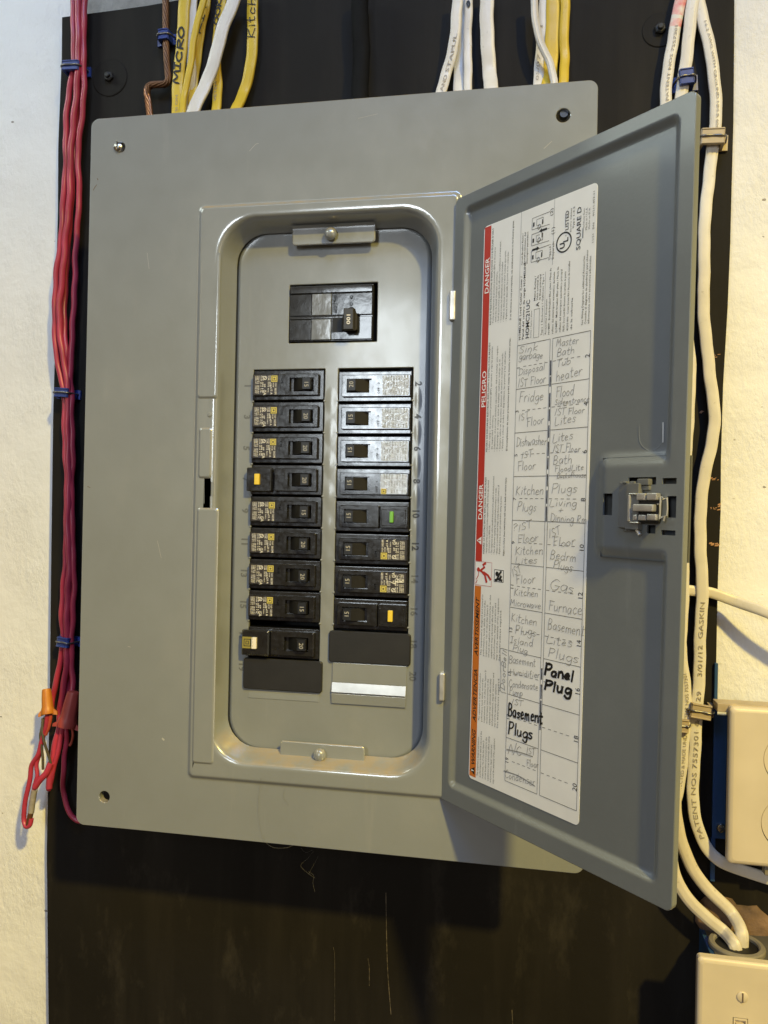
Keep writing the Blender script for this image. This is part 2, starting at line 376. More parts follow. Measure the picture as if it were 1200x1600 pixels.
def parent_loc(p):
    off = Vector((0, 0, 0))
    while p is not None: off += p.location; p = p.parent
    return off
_gl = {}
def glyphs(txt, bold=0.0, res=2, align='LEFT', ext=0.0, shear=0.0):
    key = (txt, bold, res, align, ext, shear)
    if key not in _gl:
        c = bpy.data.curves.new('lettering', 'FONT'); c.body = txt; c.offset = bold; c.resolution_u = res; c.align_x = align; c.shear = shear
        c.extrude = ext
        if ext: c.bevel_depth = 0.02; c.bevel_resolution = 1
        o = bpy.data.objects.new('lettering', c); me = o.to_mesh()
        _gl[key] = ([tuple(v.co) for v in me.vertices], [list(p.vertices) for p in me.polygons])
        o.to_mesh_clear(); bpy.data.objects.remove(o); bpy.data.curves.remove(c)
    return _gl[key]
def empty(name, loc=(0, 0, 0)):
    o = bpy.data.objects.new(name, None); COL.objects.link(o); o.location = loc; o.empty_display_size = 0.02; return o
def tag(o, label=None, cat=None, group=None, kind=None):
    if label: o['label'] = label
    if cat: o['category'] = cat
    if group: o['group'] = group
    if kind: o['kind'] = kind
    return o
# hand-drawn letters: single strokes, drawn as flat ink ribbons
HAND = {
'A': (.62, ['0,0 .3,1 .6,0', '.12,.36 .5,.4']), 'B': (.55, ['.06,0 .08,1 .38,.95 .46,.76 .3,.56 .08,.52', '.1,.52 .42,.46 .5,.22 .34,.03 .04,0']),
'C': (.55, ['.5,.84 .3,1 .08,.76 .02,.4 .14,.06 .34,.0 .54,.16']), 'D': (.6, ['.08,0 .08,1', '.0,.98 .4,.86 .55,.5 .4,.12 .02,0']),
'F': (.5, ['.1,0 .08,1', '.02,1 .52,.98', '.08,.55 .4,.57']), 'G': (.66, ['.55,.86 .3,1 .06,.72 .02,.36 .2,.02 .46,.08 .56,.36', '.3,.42 .62,.42']),
'H': (.6, ['.06,1 .06,0', '.5,1 .52,0', '.06,.5 .5,.52']), 'I': (.34, ['.16,0 .16,1', '0,1 .32,1', '0,0 .32,0']),
'K': (.55, ['.08,1 .06,0', '.48,.94 .1,.46 .52,0']), 'L': (.5, ['.08,1 .04,.02 .48,.06']), 'M': (.72, ['.04,0 .1,1 .34,.36 .58,1 .68,0']),
'P': (.52, ['.06,0 .1,1', '.06,.96 .4,.98 .5,.76 .36,.52 .1,.48']), 'R': (.56, ['.06,0 .1,1', '.06,.96 .4,.98 .48,.76 .34,.54 .1,.5 .52,0']),
'S': (.5, ['.46,.86 .26,1 .08,.8 .22,.54 .44,.32 .34,.04 .02,.1']), 'T': (.56, ['.28,0 .28,1', '0,.98 .58,1.02']), 'J': (.5, ['.4,1 .4,.2 .2,0 .04,.2']),
'O': (.6, ['.3,1 .06,.7 .06,.28 .3,0 .54,.3 .52,.72 .3,1']),
'a': (.48, ['.38,.5 .16,.54 .03,.26 .14,.02 .34,.16 .4,.5 .4,.0']), 'b': (.46, ['.06,1 .05,0 .34,.08 .4,.36 .24,.52 .06,.36']),
'c': (.42, ['.36,.46 .18,.54 .03,.26 .16,.01 .38,.1']), 'd': (.5, ['.36,.44 .16,.52 .03,.24 .16,.01 .36,.18', '.4,1 .4,0']),
'e': (.44, ['.05,.28 .36,.34 .24,.54 .06,.36 .1,.04 .38,.08']), 'f': (.36, ['.34,.96 .18,.98 .14,.7 .14,0', '.02,.52 .32,.54']),
'g': (.46, ['.38,.5 .16,.54 .04,.28 .18,.06 .38,.24 .4,.5 .38,-.24 .2,-.36 .04,-.2']), 'h': (.46, ['.06,1 .05,0', '.06,.34 .24,.52 .36,.4 .38,0']),
'i': (.2, ['.1,.5 .09,0', '.1,.72 .115,.76']), 'k': (.42, ['.06,1 .05,0', '.36,.52 .08,.24 .38,0']), 'l': (.2, ['.1,1 .09,0']),
'm': (.66, ['.05,.5 .06,0', '.06,.36 .2,.52 .3,.38 .31,0', '.31,.36 .46,.52 .56,.38 .58,0']), 'n': (.46, ['.05,.52 .06,0', '.06,.34 .24,.53 .36,.4 .38,0']),
'o': (.46, ['.22,.53 .04,.3 .14,.02 .34,.06 .4,.34 .22,.53']), 'p': (.46, ['.08,.52 .04,-.36', '.07,.44 .28,.54 .4,.32 .24,.04 .06,.1']),
'r': (.36, ['.06,.52 .06,0', '.06,.32 .2,.52 .34,.48']), 's': (.38, ['.33,.48 .16,.54 .06,.4 .3,.18 .2,.0 .02,.06']),
't': (.38, ['.16,.9 .15,.06 .34,.04', '.0,.58 .34,.6']), 'u': (.46, ['.05,.52 .06,.12 .2,.0 .36,.16', '.39,.52 .4,0']),
'v': (.42, ['.03,.52 .2,0 .38,.54']), 'w': (.6, ['.03,.52 .15,.02 .29,.42 .43,.02 .56,.54']), 'y': (.44, ['.04,.52 .2,.1', '.4,.54 .12,-.36']),
'1': (.26, ['.18,1 .04,0']), '?': (.42, ['.04,.8 .2,1 .38,.8 .2,.5 .18,.3', '.18,.06 .19,.02']), '+': (.5, ['.2,.7 .2,.1', '.0,.4 .42,.42']), '/': (.36, ['.34,1.1 0,-.1']),
' ': (.3, []),
}
def hand_strokes(txt):
    x = 0.0; out = []
    for ch in txt:
        adv, st = HAND.get(ch, HAND['o'])
        dy = random.uniform(-.06, .06); sc = random.uniform(.88, 1.12); sy = random.uniform(.88, 1.10)
        for sss in st:
            pts = [tuple(float(q) for q in p.split(',')) for p in sss.split()]
            out.append([(x + a * sc + random.uniform(-.02, .02), b * sy + dy + random.uniform(-.02, .02)) for a, b in pts])
        x += adv + .07
    return out, x
_inklift = [0]
def ink(g, strokes, fn, pen, mi, lift=0.00012, smooth=True):
    """strokes in plane units (m) as flat ribbons a hair above the surface"""
    for st in strokes:
        P = [Vector((a, b, 0)) for a, b in st]
        if smooth and len(P) > 2: P = catmull(P, 4)
        _inklift[0] = (_inklift[0] + 1) % 40
        z = lift + _inklift[0] * 0.0000025; vs = []
        for i, p in enumerate(P):
            a = P[max(i - 1, 0)]; b = P[min(i + 1, len(P) - 1)]; t = (b - a)
            if t.length < 1e-9: t = Vector((1, 0, 0))
            t.normalize(); nrm = Vector((-t.y, t.x, 0)); w = pen / 2 * random.uniform(.8, 1.15)
            e = t * (-pen * .35 if i == 0 else pen * .35 if i == len(P) - 1 else 0)
            zz = z + i * 0.0000015
            vs += [fn(*(p + e + nrm * w).xy, zz), fn(*(p + e - nrm * w).xy, zz)]
        g.add(vs, [[2 * i, 2 * i + 1, 2 * i + 3, 2 * i + 2] for i in range(len(P) - 1)], mi)
def handwrite(g, txt, fn, p0, p1, cap, pen, mi, slant=0.12):
    """write txt from baseline start p0 to baseline end p1 (plane coordinates, m), capital height cap"""
    st, adv = hand_strokes(txt)
    d = Vector(p1) - Vector(p0); L = d.length; ex = d / L; ey = Vector((-ex.y, ex.x)); k = L / max(adv - .1, .1)
    out = []
    for s_ in st:
        out.append([tuple(Vector(p0) + ex * ((a + slant * b * cap / k * .0 + slant * b) * k) + ey * (b * cap)) for a, b in s_])
    ink(g, out, fn, pen, mi)
# ------------------------------------------------------------------ the setting: painted wall, backing board
WALLY, BOARDY = 0.107, 0.095
g = G()
g.sheet(rect(-2.2, 2.2, -1.6, 1.6), [], FW(WALLY), 0, -0.1)
tag(g.build('concrete_wall', WALLM, smooth=False), kind='structure')

def P2(px, py, y): p = at(px, py, y); return (p.x, p.z)
g = G()
edge_l = [P2(x, y, BOARDY) for x, y in ((97, 27), (96.5, 90), (94, 150), (91, 230), (90.5, 330), (88, 420), (85.5, 560), (83, 650), (81.5, 760), (80, 870), (79, 960), (78, 1060), (75.5, 1200), (74.5, 1262), (73, 1330), (74, 1420), (76, 1600))]
edge_r = [P2(x, y, BOARDY) for x, y in ((1118, 1100), (1120.5, 960), (1122, 900), (1126, 800), (1126.5, 720), (1130, 600), (1137, 480), (1141, 380), (1143, 300), (1146, 190), (1147, 80), (1147.5, 0))]
outer = edge_l + [(edge_l[-1][0], -0.9), (0.62, -0.9), (0.62, -0.262), (edge_r[0][0] + .002, -0.262)] + edge_r + [(edge_r[-1][0] + .001, 0.60), (P2(280, -8, BOARDY)[0] + 0.02, 0.60), P2(300, -12, BOARDY), P2(280, 0, BOARDY), P2(230, 9, BOARDY), P2(180, 16, BOARDY)]
g.sheet(outer, [], FW(BOARDY), 0, -0.0118)
# wood showing in the chipped right edge: small proud splinters
for (px, py, w) in ((1117, 556, 13), (1096, 644, 5), (1120, 644, 6), (1117, 748, 15), (1117, 795, 15), (1124, 790, 3), (1111, 850, 5), (1121, 851, 5)):
    for k in range(7):
        a, b = P2(px + random.uniform(-w / 2, w / 2), py + random.uniform(-2.4, 2.4), BOARDY); L_ = random.uniform(.0003, .0015)
        t_ = random.uniform(.0002, .0008)
        g.sheet([(a + L_, b + t_), (a - L_ * .6, b + t_ * .5), (a - L_, b - t_), (a + L_ * .8, b - t_ * .4)], [], FW(BOARDY), 0.0002 + k * .00003, -0.0004, 1)
# long pale scratches low on the board
for pts, w in ((((603, 1395), (604, 1460), (606, 1520), (611, 1585)), .0006), (((575, 1498), (577, 1512), (577, 1540)), .0005), (((800, 1578), (801, 1600)), .0006), (((521, 1480), (523, 1500), (523, 1595)), .0003)):
    ink(g, [[P2(x, y, BOARDY) for x, y in pts]], FW(BOARDY), w, 2)
SCR = mat('pale_scratch', (0.15, 0.12, 0.08), 0.8, vscale=260, col2=(.02, .018, .014))
tag(g.build('backing_board', [BOARDM, WOOD, SCR]), 'black painted plywood backing board behind the electrical panel, chipped along its right edge', 'board')

# ------------------------------------------------------------------ electrical panel
PW, PH = 0.4045, 0.58
panel = tag(empty('electrical_panel', (0, BOARDY, -0.29)), 'grey enamelled electrical panel with its labelled door open', 'electrical panel')
# enclosure
g = G()
bx0, bx1, bz0, bz1 = -0.1715, 0.1715, -0.272, 0.272
g.sheet(rect(bx0, bx1, bz0, bz1), [], FW(BOARDY), 0.0008, 0.0008, walls=False, back=False)
o_ = rect(bx0, bx1, bz0, bz1); i_ = rect(bx0 + .0015, bx1 - .0015, bz0 + .0015, bz1 - .0015)
Y = lambda lp, y: [Vector((a, y, b)) for a, b in lp]
g.loft([Y(i_, BOARDY - .0015), Y(i_, 0.0035), Y(o_, 0.0035), Y(o_, BOARDY - .0005)])
g.build('enclosure', STEELIN, panel)

# cover: flat sheet, stepped frame, rolled recess
g = G()
NC = 8
hw, hh = PW / 2, PH / 2
A = rrect(-hw, hw, -hh, hh, 0.0066, NC)
frame = lambda d, r: rrect(-0.1062 + d, 0.1045 - d, -0.2447 + d, 0.2137 - d, r, NC)
rimr = lambda d, r: rrect(-0.0890 + d, 0.0890 - d, -0.2305 + d, 0.2040 - d, r, NC)
B0 = frame(-.0010, .0050)
holes = [circle(0.1781, 0.2658, .0056, 28), circle(-0.1779, -0.2659, .0050, 28), circle(-0.1761, 0.2655, .0046, 24)]
g.sheet(A, [B0] + holes, FW(0), 0, -0.0012, walls=False, back=False)
for h_ in holes:    # rolled hole edges
    c_ = Vector((sum(p[0] for p in h_) / len(h_), sum(p[1] for p in h_) / len(h_)))
    sc = lambda k: [(c_.x + (p[0] - c_.x) * k, c_.y + (p[1] - c_.y) * k) for p in h_]
    g.loft([Y(h_, 0), Y(sc(.93), .0003), Y(sc(.90), .0012), Y(sc(.90), .006)])
# outer edge: soft fold back
g.loft([Y(A, 0), Y(rrect(-hw - .0004, hw + .0004, -hh - .0004, hh + .0004, .0068, NC), .0004), Y(rrect(-hw - .0005, hw + .0005, -hh - .0005, hh + .0005, .0068, NC), .0016), Y(rrect(-hw + .002, hw - .002, -hh + .002, hh - .002, .0055, NC), .0017)])
prof = [(-.0010, 0, .0050), (0, -.00004, .0048), (.0008, -.0004, .0045), (.0016, -.0011, .0042), (.0024, -.0018, .0039), (.0032, -.00222, .0036), (.0040, -.0023, .0034), (.0052, -.0023, .0034)]
loops = [Y(frame(d, r), y) for d, y, r in prof]
rp = [(-.0026, -.0023, .0305), (-.0012, -.0023, .030), (.0002, -.0021, .0298), (.0013, -.0016, .0295), (.0021, -.0008, .0291), (.0028, .0004, .0287), (.0034, .0020, .0284), (.0042, .0050, .0278), (.0056, .0100, .0270), (.0068, .0142, .0262), (.0078, .0166, .0256), (.0084, .0178, .0252), (.0086, .0186, .0250), (.0080, .0190, .0250)]
loops2 = [Y(rimr(d, r), y) for d, y, r in rp]
kstrip = len(loops) - 1
iq = NC                         # the straight left side runs between corner arcs 2 and 3
ql = 2 * (NC + 1) - 1
g.loft(loops + loops2, skip={(kstrip, ql)})
# left strip, with the latch keyhole cut through it
f4 = frame(.0052, .0034); r0 = rimr(-.0026, .0305)
quad = [f4[ql], f4[(ql + 1)], r0[ql + 1], r0[ql]]
sl = [P2(x, y, -.002) for x, y in ((319.5, 746), (329, 746), (329.5, 752.5), (334, 752.5), (333.5, 775), (328.5, 775.5), (328.5, 787), (318.5, 786.5))]
g.sheet(quad, [sl], FW(-.0023), 0, 0, walls=False, back=False)
g.loft([Y(sl, -.0023), Y(sl, -.0014)])
# raised pads either side of the latch keyhole
def pad(p0, p1, taper_top=False, h=.0011):
    (xa, za), (xb, zb) = P2(*p0, -.002), P2(*p1, -.002)
    lp = lambda d, r: rrect(xa + d, xb - d, zb + d, za - d, r, 5)
    def YY(lpp, h_):
        return [Vector((a, -.0022 - h_ * (min(1, max(0, (za - b) / .06)) if taper_top else 1), b)) for a, b in lpp]
    L_ = [YY(lp(0, .0026), 0), YY(lp(.0006, .0022), h * .35), YY(lp(.0013, .0017), h * .85), YY(lp(.0020, .0013), h)]
    g.loft(L_); g.cap(L_[-1])
pad((313, 395), (340, 623), True); pad((311, 668), (331, 748)); pad((308, 793), (334, 1195))
# two small dimples between pads
g.lathe([(.0022, 0), (.0018, .0007), (.0008, .0010)], (*at(328, 648, -.002),), n=14)
g.build('cover', PAINT, panel, angle=30)
g = G(); g.lathe([(.0040, 0), (.0040, .0016), (.0036, .0032), (.0024, .0042), (.0008, .0046)], at(187, 232, .002), n=18)
g.box(-.0004, .0004, -.0012, .0012, -.0036, .0036, .0001, 1, 1, M=Matrix.Translation(at(187.5, 231, .002) + Vector((0, -.0036, 0))) @ Matrix.Rotation(-.15, 4, 'Y'))
g.build('cover_screw', [SCREWM, STEELIN], panel)

for pts, w, mi_ in ((((151, 289), (148, 293), (146, 297)), .0007, 0), (((152, 279), (153, 281)), .0008, 0), (((254, 1154), (256, 1156)), .0014, 1), (((246, 845), (252, 872)), .00022, 1), (((390, 236), (399, 226), (404, 224)), .0003, 1), (((600, 1230), (640, 1238)), .0002, 1), (((850, 232), (862, 221)), .0003, 1), (((230, 395), (233, 420)), .0002, 1), (((560, 185), (590, 178)), .0002, 1), (((137, 760), (141, 762)), .0005, 0), (((200, 1010), (204, 1011)), .0004, 1)):
    g = G(); ink(g, [[P2(x, y, 0) for x, y in pts]], FW(0), w, 0, .00006)
    g.build('scuff', mat('pale_scuff', (.42, .41, .38), .6) if mi_ else mat('brown_scuff', (.13, .10, .07), .7), panel, smooth=False)
g = G(); c_ = at(881, 181, .006); g.lathe([(.0030, .004), (.0034, -.0006), (.0030, .0006), (.0010, .0010)], c_, n=18); g.box(-.0004, .0004, -.0013, .0006, -.0028, .0028, 0, 1, M=Matrix.Translation(c_) @ Matrix.Rotation(.3, 4, 'Y'))
g.build('cover_screw', [mat('dark_blued_screw', (.10, .11, .13), .35, .9), PIT], panel)
# dead front: the pan with the breaker openings
DF = 0.0205
g = G()
pan = lambda d, r: rrect(-.0776 + d, .0766 - d, -.2222 + d, .1955 - d, r, NC)
ROWP = 0.02555; ROW0 = 0.0848
xl0, xl1, xr0, xr1 = -.0646, -.0050, .0066, .0666
hl = (xl0 - .0002, xl1 + .0002, ROW0 - 10 * ROWP + .004, ROW0 + .0003); hr = (xr0 - .0002, xr1 + .0002, ROW0 - 9 * ROWP + .004, ROW0 + .0003); hm = (-.0356, .0370, .1064, .1535)
ho = [rrect(a - .0007, b + .0007, c - .0007, d + .0007, .0009, 3) for a, b, c, d in (hl, hr, hm)]
g.sheet(pan(.0, .025), ho, FW(DF), 0, 0, walls=False, back=False)
for (a, b, c, d) in (hl, hr, hm):
    g.loft([Y(rrect(a - .0007, b + .0007, c - .0007, d + .0007, .0009, 3), DF), Y(rrect(a - .0002, b + .0002, c - .0002, d + .0002, .0006, 3), DF + .0002), Y(rrect(a, b, c, d, .0005, 3), DF + .0008), Y(rrect(a, b, c, d, .0005, 3), DF + .003)])
g.loft([Y(pan(0, .025), DF), Y(pan(-.0010, .0255), DF + .0002), Y(pan(-.0022, .026), DF + .0009), Y(pan(-.0034, .0265), DF + .0022), Y(pan(-.0046, .027), DF + .0042), Y(pan(-.010, .03), DF + .0048)])
# twist-out nubs left along both openings
for i in range(1, 9):
    z = ROW0 - i * ROWP
    for x in (xl0 - .0004, xl1 + .0004) + ((xr0 - .0004, xr1 + .0004) if i < 9 else ()):
        g.box(x - .0009, x + .0009, DF - .0007, DF + .0008, z - .0007, z + .0007, .0004, 0, 2)
# embossed circuit numbers, reading downwards
for i in range(10):
    z = ROW0 - (i + .5) * ROWP
    for n_, x in ((2 * i + 1, -.0722), (2 * i + 2, .0688)):
        t = str(n_)
        g.text(t, lambda a, b, d, x=x, z=z, k=len(t): Vector((x + b, DF + .0002 - d * .006, z + .0021 * k - a)), 1 if n_ % 2 == 0 and i < 6 else 2, size=.0074, bold=.012, res=2, ext=.06)
EMB = mat('number_relief_dark', (0.040, 0.041, 0.040), 0.32)  # digits are pan enamel; their dark look in glare is put into colour
# the sheet bulges a little between neighbouring twist-outs
for i in range(1, 9):
    for x, wx, wz in ((.0008, .0056, .0120),) + (((.0712, .0034, .0110),) if i < 8 else ()):
        z = ROW0 - i * ROWP; nn = 20
        ring_ = lambda k, d: [Vector((x + wx * k * math.cos(2 * math.pi * j / nn), DF - d, z + wz * k * math.sin(2 * math.pi * j / nn))) for j in range(nn)]
        L_ = [ring_(1, .00001), ring_(.86, .00003), ring_(.7, .00009), ring_(.5, .00018), ring_(.3, .00026), ring_(.1, .0003)]
        g.loft(L_); g.cap(L_[-1])
g.build('dead_front', [PANPAINT, EMB, mat('number_relief_mid', (0.125, 0.13, 0.128), 0.34)], panel, angle=30)  # fainter relief shading of the other digits put into colour too
# the closed space at the bottom of the right column, its bent lips and the lip under the left filler
g = G()
g.box(xr0, xr1, DF - .0012, DF + .001, -.1655, -.1500, .0003, 0)
g.build('knockout_plate', PAINT, panel)
for (pa, pb, ty, mi_) in (((520, 1068), (634, 1086), -.22, 0), ((519, 1086), (634, 1103), .10, 1)):
    g = G(); (xa, za), (xb, zb) = P2(*pa, DF), P2(*pb, DF); zc = (za + zb) / 2 + .0003
    g.box(xr0 - .0003, xr1 - .0003, -.0004, .0004, -.0040, .0040, .0003, 0, M=Matrix.Translation((0, DF - .0014, zc)) @ Matrix.Rotation(ty, 4, 'X'))
    g.build('bent_lip', SATIN if mi_ == 0 else PAINT, panel)
g = G(); (xa, za), (xb, zb) = P2(388, 1080, DF), P2(498, 1094, DF)
g.box(xa, xb, -.0004, .0004, -.0030, .0030, .0003, 0, M=Matrix.Translation((0, DF + .0001, (za + zb) / 2 - .0004)) @ Matrix.Rotation(-.05, 4, 'X')); g.build('bent_lip', PAINT, panel)

# retaining tabs and their screws
for top in (True, False):
    g = G(); y = 0.0125
    if top: (x0, z1), (x1, z0) = P2(457, 355, y), P2(586, 381, y)
    else: (x0, z1), (x1, z0) = P2(438, 1157, y), P2(569, 1187, y)
    r = .0028; s_ = 1 if top else -1
    if not top: z0 = min(z0, z1 - .0135)
    zc = (z0 + z1) / 2
    # outline: square where it joins the wall, rounded at the free edge
    def out(d, y_):
        pts = [(x1 - d, zc + s_ * .0075), (x0 + d, zc + s_ * .0075)]
        free = zc - s_ * .0066 + s_ * d
        arc = [math.radians(90 * k / 5) for k in range(6)]
        pts += [(x0 + d + r - r * math.cos(a), free + s_ * (r - r * math.sin(a))) for a in arc]
        pts += [(x1 - d - r + r * math.sin(a), free + s_ * (r - r * math.cos(a))) for a in arc]
        return [Vector((a, y_, b)) for a, b in pts]
    L_ = [out(.0, y + .0012), out(-.0001, y + .0006), out(.0003, y + .0001), out(.0008, y)]
    g.loft(L_); g.cap(L_[-1]); g.cap(L_[0][::-1])
    # bend from the tab up to the recess wall
    bend = [(zc + s_ * .0055, y - .00005), (zc + s_ * .0066, y - .0003), (zc + s_ * .0074, y - .0014), (zc + s_ * .0080, y - .0035)]
    g.loft([[Vector((x0 + .0004, yy, zz)), Vector((x1 - .0004, yy, zz))] for zz, yy in bend], closed=False)
    tab = g.build('retaining_tab', PAINT, panel, angle=40)
    g = G(); c_ = at(517, 366, y - .002) if top else at(500, 1179, y - .002)
    g.lathe([(.0024, -.006), (.0024, .0002), (.0050, .0006), (.0051, .0014), (.0044, .0030), (.0028, .0041), (.0008, .0046)], c_, n=22)
    g.build('tab_screw', PAINT, tab, angle=50)

# hinge barrels
for (xa, ya, xb, yb) in ((703, 455, 711.5, 501), (687, 1051, 694.5, 1095)):
    g = G(); a = at(xa, ya, -.004); b = at(xb, yb, -.004)
    g.box(a.x, b.x, -.0062, -.0020, b.z, a.z, .0009, 0, 3)
    g.build('hinge', ZINC, panel)
# ------------------------------------------------------------------ door (open about 136 degrees)
DW, DT, DB = 0.2004, 0.2056, -0.2430
DREC = 0.0032
def sm(t): t = min(1, max(0, t)); return t * t * (3 - 2 * t)
def dheight(u, v):
    x0, x1, z0, z1, r = .0095, .1915, -.2325, .1975, .006
    qx = abs(u - (x0 + x1) / 2) - (x1 - x0) / 2 + r; qz = abs(v - (z0 + z1) / 2) - (z1 - z0) / 2 + r
    sd = math.hypot(max(qx, 0), max(qz, 0)) + min(max(qx, qz), 0) - r
    h = sm(-sd / .0052)
    m = sm((v + .0545) / .0100) * sm((.0120 - v) / .0110) * sm((u - .1362) / .012)
    return -DREC * h * (1 - m)
def U(px, py): return door_uv(px, py)
slots = []
for (xa, ya, xb, yb) in ((942, 771, 956, 805), (1035, 747, 1057, 756), (1033, 828, 1055, 837), (1043, 775, 1056, 809), (982, 746, 1025, 757), (1011, 820, 1024, 834)):
    u0, v1 = U(xa, (ya)); u1, v0 = U(xb, yb); slots.append((u0, u1, v0, v1))
def lines(a, b, dense, step):
    s_ = set(); x = a
    s_.update((a, b))
    n = int((b - a) / step)
    for i in range(n + 1): s_.add(a + (b - a) * i / n)
    for lo, hi, st in dense:
        k = int((hi - lo) / st)
        for i in range(k + 1): s_.add(lo + (hi - lo) * i / k)
    out = []
    for x in sorted(s_):
        if not out or x - out[-1] > .00015: out.append(x)
    return out
us = lines(.005, .1955, [(.008, .018, .0006), (.183, .193, .0006), (.1355, .1490, .0012)] + [(a, b, max(b - a, .001)) for a, b, _, _ in slots], .006)
vs_ = lines(-.2375, .2010, [(-.234, -.224, .0006), (.189, .199, .0006), (-.055, -.0440, .0009), (.000, .0155, .0012)] + [(c, d, max(d - c, .001)) for _, _, c, d in slots], .012)
for a, b, c, d in slots:      # exact slot edges
    for arr, vals in ((us, (a, b)), (vs_, (c, d))):
        for q in vals:
            k = min(range(len(arr)), key=lambda i: abs(arr[i] - q)); arr[k] = q
g = G()
outer = rrect(0, DW, DB, DT, .0042, 6)
inner = rect(us[0], us[-1], vs_[0], vs_[-1])
TH = .0014
g.sheet(outer, [inner], FD, 0, 0, walls=False, back=False)
g.loft([[FD(a, b, 0) for a, b in outer], [FD(a, b, -.0003) for a, b in rrect(-.0004, DW + .0004, DB - .0004, DT + .0004, .0044, 6)], [FD(a, b, -TH) for a, b in rrect(-.0004, DW + .0004, DB - .0004, DT + .0004, .0044, 6)], [FD(a, b, -.0045) for a, b in rrect(-.0002, DW + .0002, DB - .0002, DT + .0002, .0044, 6)], [FD(a, b, -.0045) for a, b in rrect(.0008, DW - .0008, DB + .0008, DT - .0008, .0044, 6)]])
nu, nv = len(us), len(vs_)
grid = [[dheight(u, v) for v in vs_] for u in us]
def inslot(u, v): return any(a < u < b and c < v < d for a, b, c, d in slots)
for off in (0, -TH):
    pts = [FD(us[i], vs_[j], grid[i][j] + off) for i in range(nu) for j in range(nv)]
    fs = [[i * nv + j, (i + 1) * nv + j, (i + 1) * nv + j + 1, i * nv + j + 1] for i in range(nu - 1) for j in range(nv - 1) if not inslot((us[i] + us[i + 1]) / 2, (vs_[j] + vs_[j + 1]) / 2)]
    g.add(pts, fs)
g.sheet(outer, [inner], FD, -TH, -TH, walls=False, back=False)
for a, b, c, d in slots:
    lp = rect(a, b, c, d)
    g.loft([[FD(p, q, dheight(p, q)) for p, q in lp], [FD(p, q, dheight(p, q) - TH) for p, q in lp]])
# pressed ring outline above the latch
ring = [U(x, y) for x, y in ((992.5, 664), (993, 684), (996, 694), (1003, 701), (1010, 703.5), (1018, 702), (1025, 697), (1029, 690), (1031, 678), (1031.5, 662))]
rp_ = catmull([FD(a, b, -DREC) for a, b in ring], 5)
g.tube(rp_, .0009, .00028, n=6, side=DN, mi=0)
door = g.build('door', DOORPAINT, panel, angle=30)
# latch housing behind the slots, and a bright scratch
g = G(); a, b = slots[0][0] - .002, .1985
lp = rect(a, b, -.0520, .0075)
g.sheet(lp, [], FD, -.0075, -.010, walls=True)
g.loft([[FD(p, q, -.0018) for p, q in lp], [FD(p, q, -.0085) for p, q in lp]])
g.build('latch_housing', mat('latch_grey_plastic', (0.085, 0.088, 0.086), 0.5), door)
g = G(); ink(g, [[U(1031.5, 660), U(1031.3, 690)]], lambda x, y, d: FD(x, y, d - DREC + .0004), .0009, 0)
g.build('scratch', mat('bare_bright_scratch', (0.55, 0.55, 0.53), 0.4), door)

# latch: slider, step pieces, bars, spring clip
g = G()
def dbox(p0, p1, d0, d1, bev=.0006, mi=0, gg=None):
    u0, v1 = door_uv(*p0, d1); u1, v0 = door_uv(*p1, d1)
    gg = gg or g
    bm_ = G(); bm_.box(u0, u1, d0, d1, v0, v1, bev, mi, 2)
    gg.add([FD(v.x, v.z, v.y) for v in bm_.v], bm_.f, mi)
dbox((967, 753), (979, 825), 0, .0030); dbox((978, 755), (996, 828), 0, .0048)
dbox((972, 752), (978.5, 755.5), 0, .004); dbox((983, 752), (991, 756), 0, .0045)
dbox((995, 748), (1013, 758), -.001, .0030); dbox((993, 758.5), (1014, 766), -.001, .0020)
dbox((973, 827), (1001, 832), 0, .0012)
g.build('latch_slider', mat('latch_slider_grey', (0.14, 0.142, 0.136), 0.42, var=0.15, vscale=60), door)
g = G()
dbox((981, 771), (1027, 818), 0, .0040, .0012)
g.build('latch_pocket', PIT, door)
g = G()
for p0, p1, d1 in (((994, 770.5), (1007.5, 781.5), .0062), ((1010, 770), (1025.5, 781.5), .0062), ((988, 787.5), (1019.5, 799.5), .0072), ((988, 804), (994.5, 813), .0056), ((996.5, 804), (1008.5, 813.5), .0060), ((1010, 803), (1024.5, 813.5), .0060)):
    dbox(p0, p1, .002, d1, .0007)
dbox((980.5, 773), (983.5, 815), .003, .0062, .0006); dbox((982, 770.5), (994, 773), .003, .0060, .0005); dbox((983, 815), (997, 818), .003, .0060, .0005)
g.build('latch_bar', ZINC, door)
g = G()
pth = [door_uv(x, y, .004) for x, y in ((1027, 788), (1032, 786), (1032, 777), (1036, 777.5))]
g.tube(catmull([FD(a, b, .0038) for a, b in pth], 4), .0009, n=6)
pth = [door_uv(x, y, .004) for x, y in ((1032, 776), (1031.6, 795), (1031, 811), (1034, 808), (1039, 806), (1037, 814))]
g.tube([FD(a, b, .0040) for a, b in pth], .0011, n=6)
pth = [door_uv(x, y, .002) for x, y in ((1035, 780), (1041.5, 778), (1042, 795), (1041, 806), (1036, 808))]
g.tube([FD(a, b, .0015) for a, b in pth], .0010, n=6)
pth = [door_uv(x, y, .003) for x, y in ((993, 822), (995, 829), (999, 836))]
g.tube(catmull([FD(a, b, .0025) for a, b in pth], 4), .0022, n=8)
g.build('spring_clip', ZINC, door)

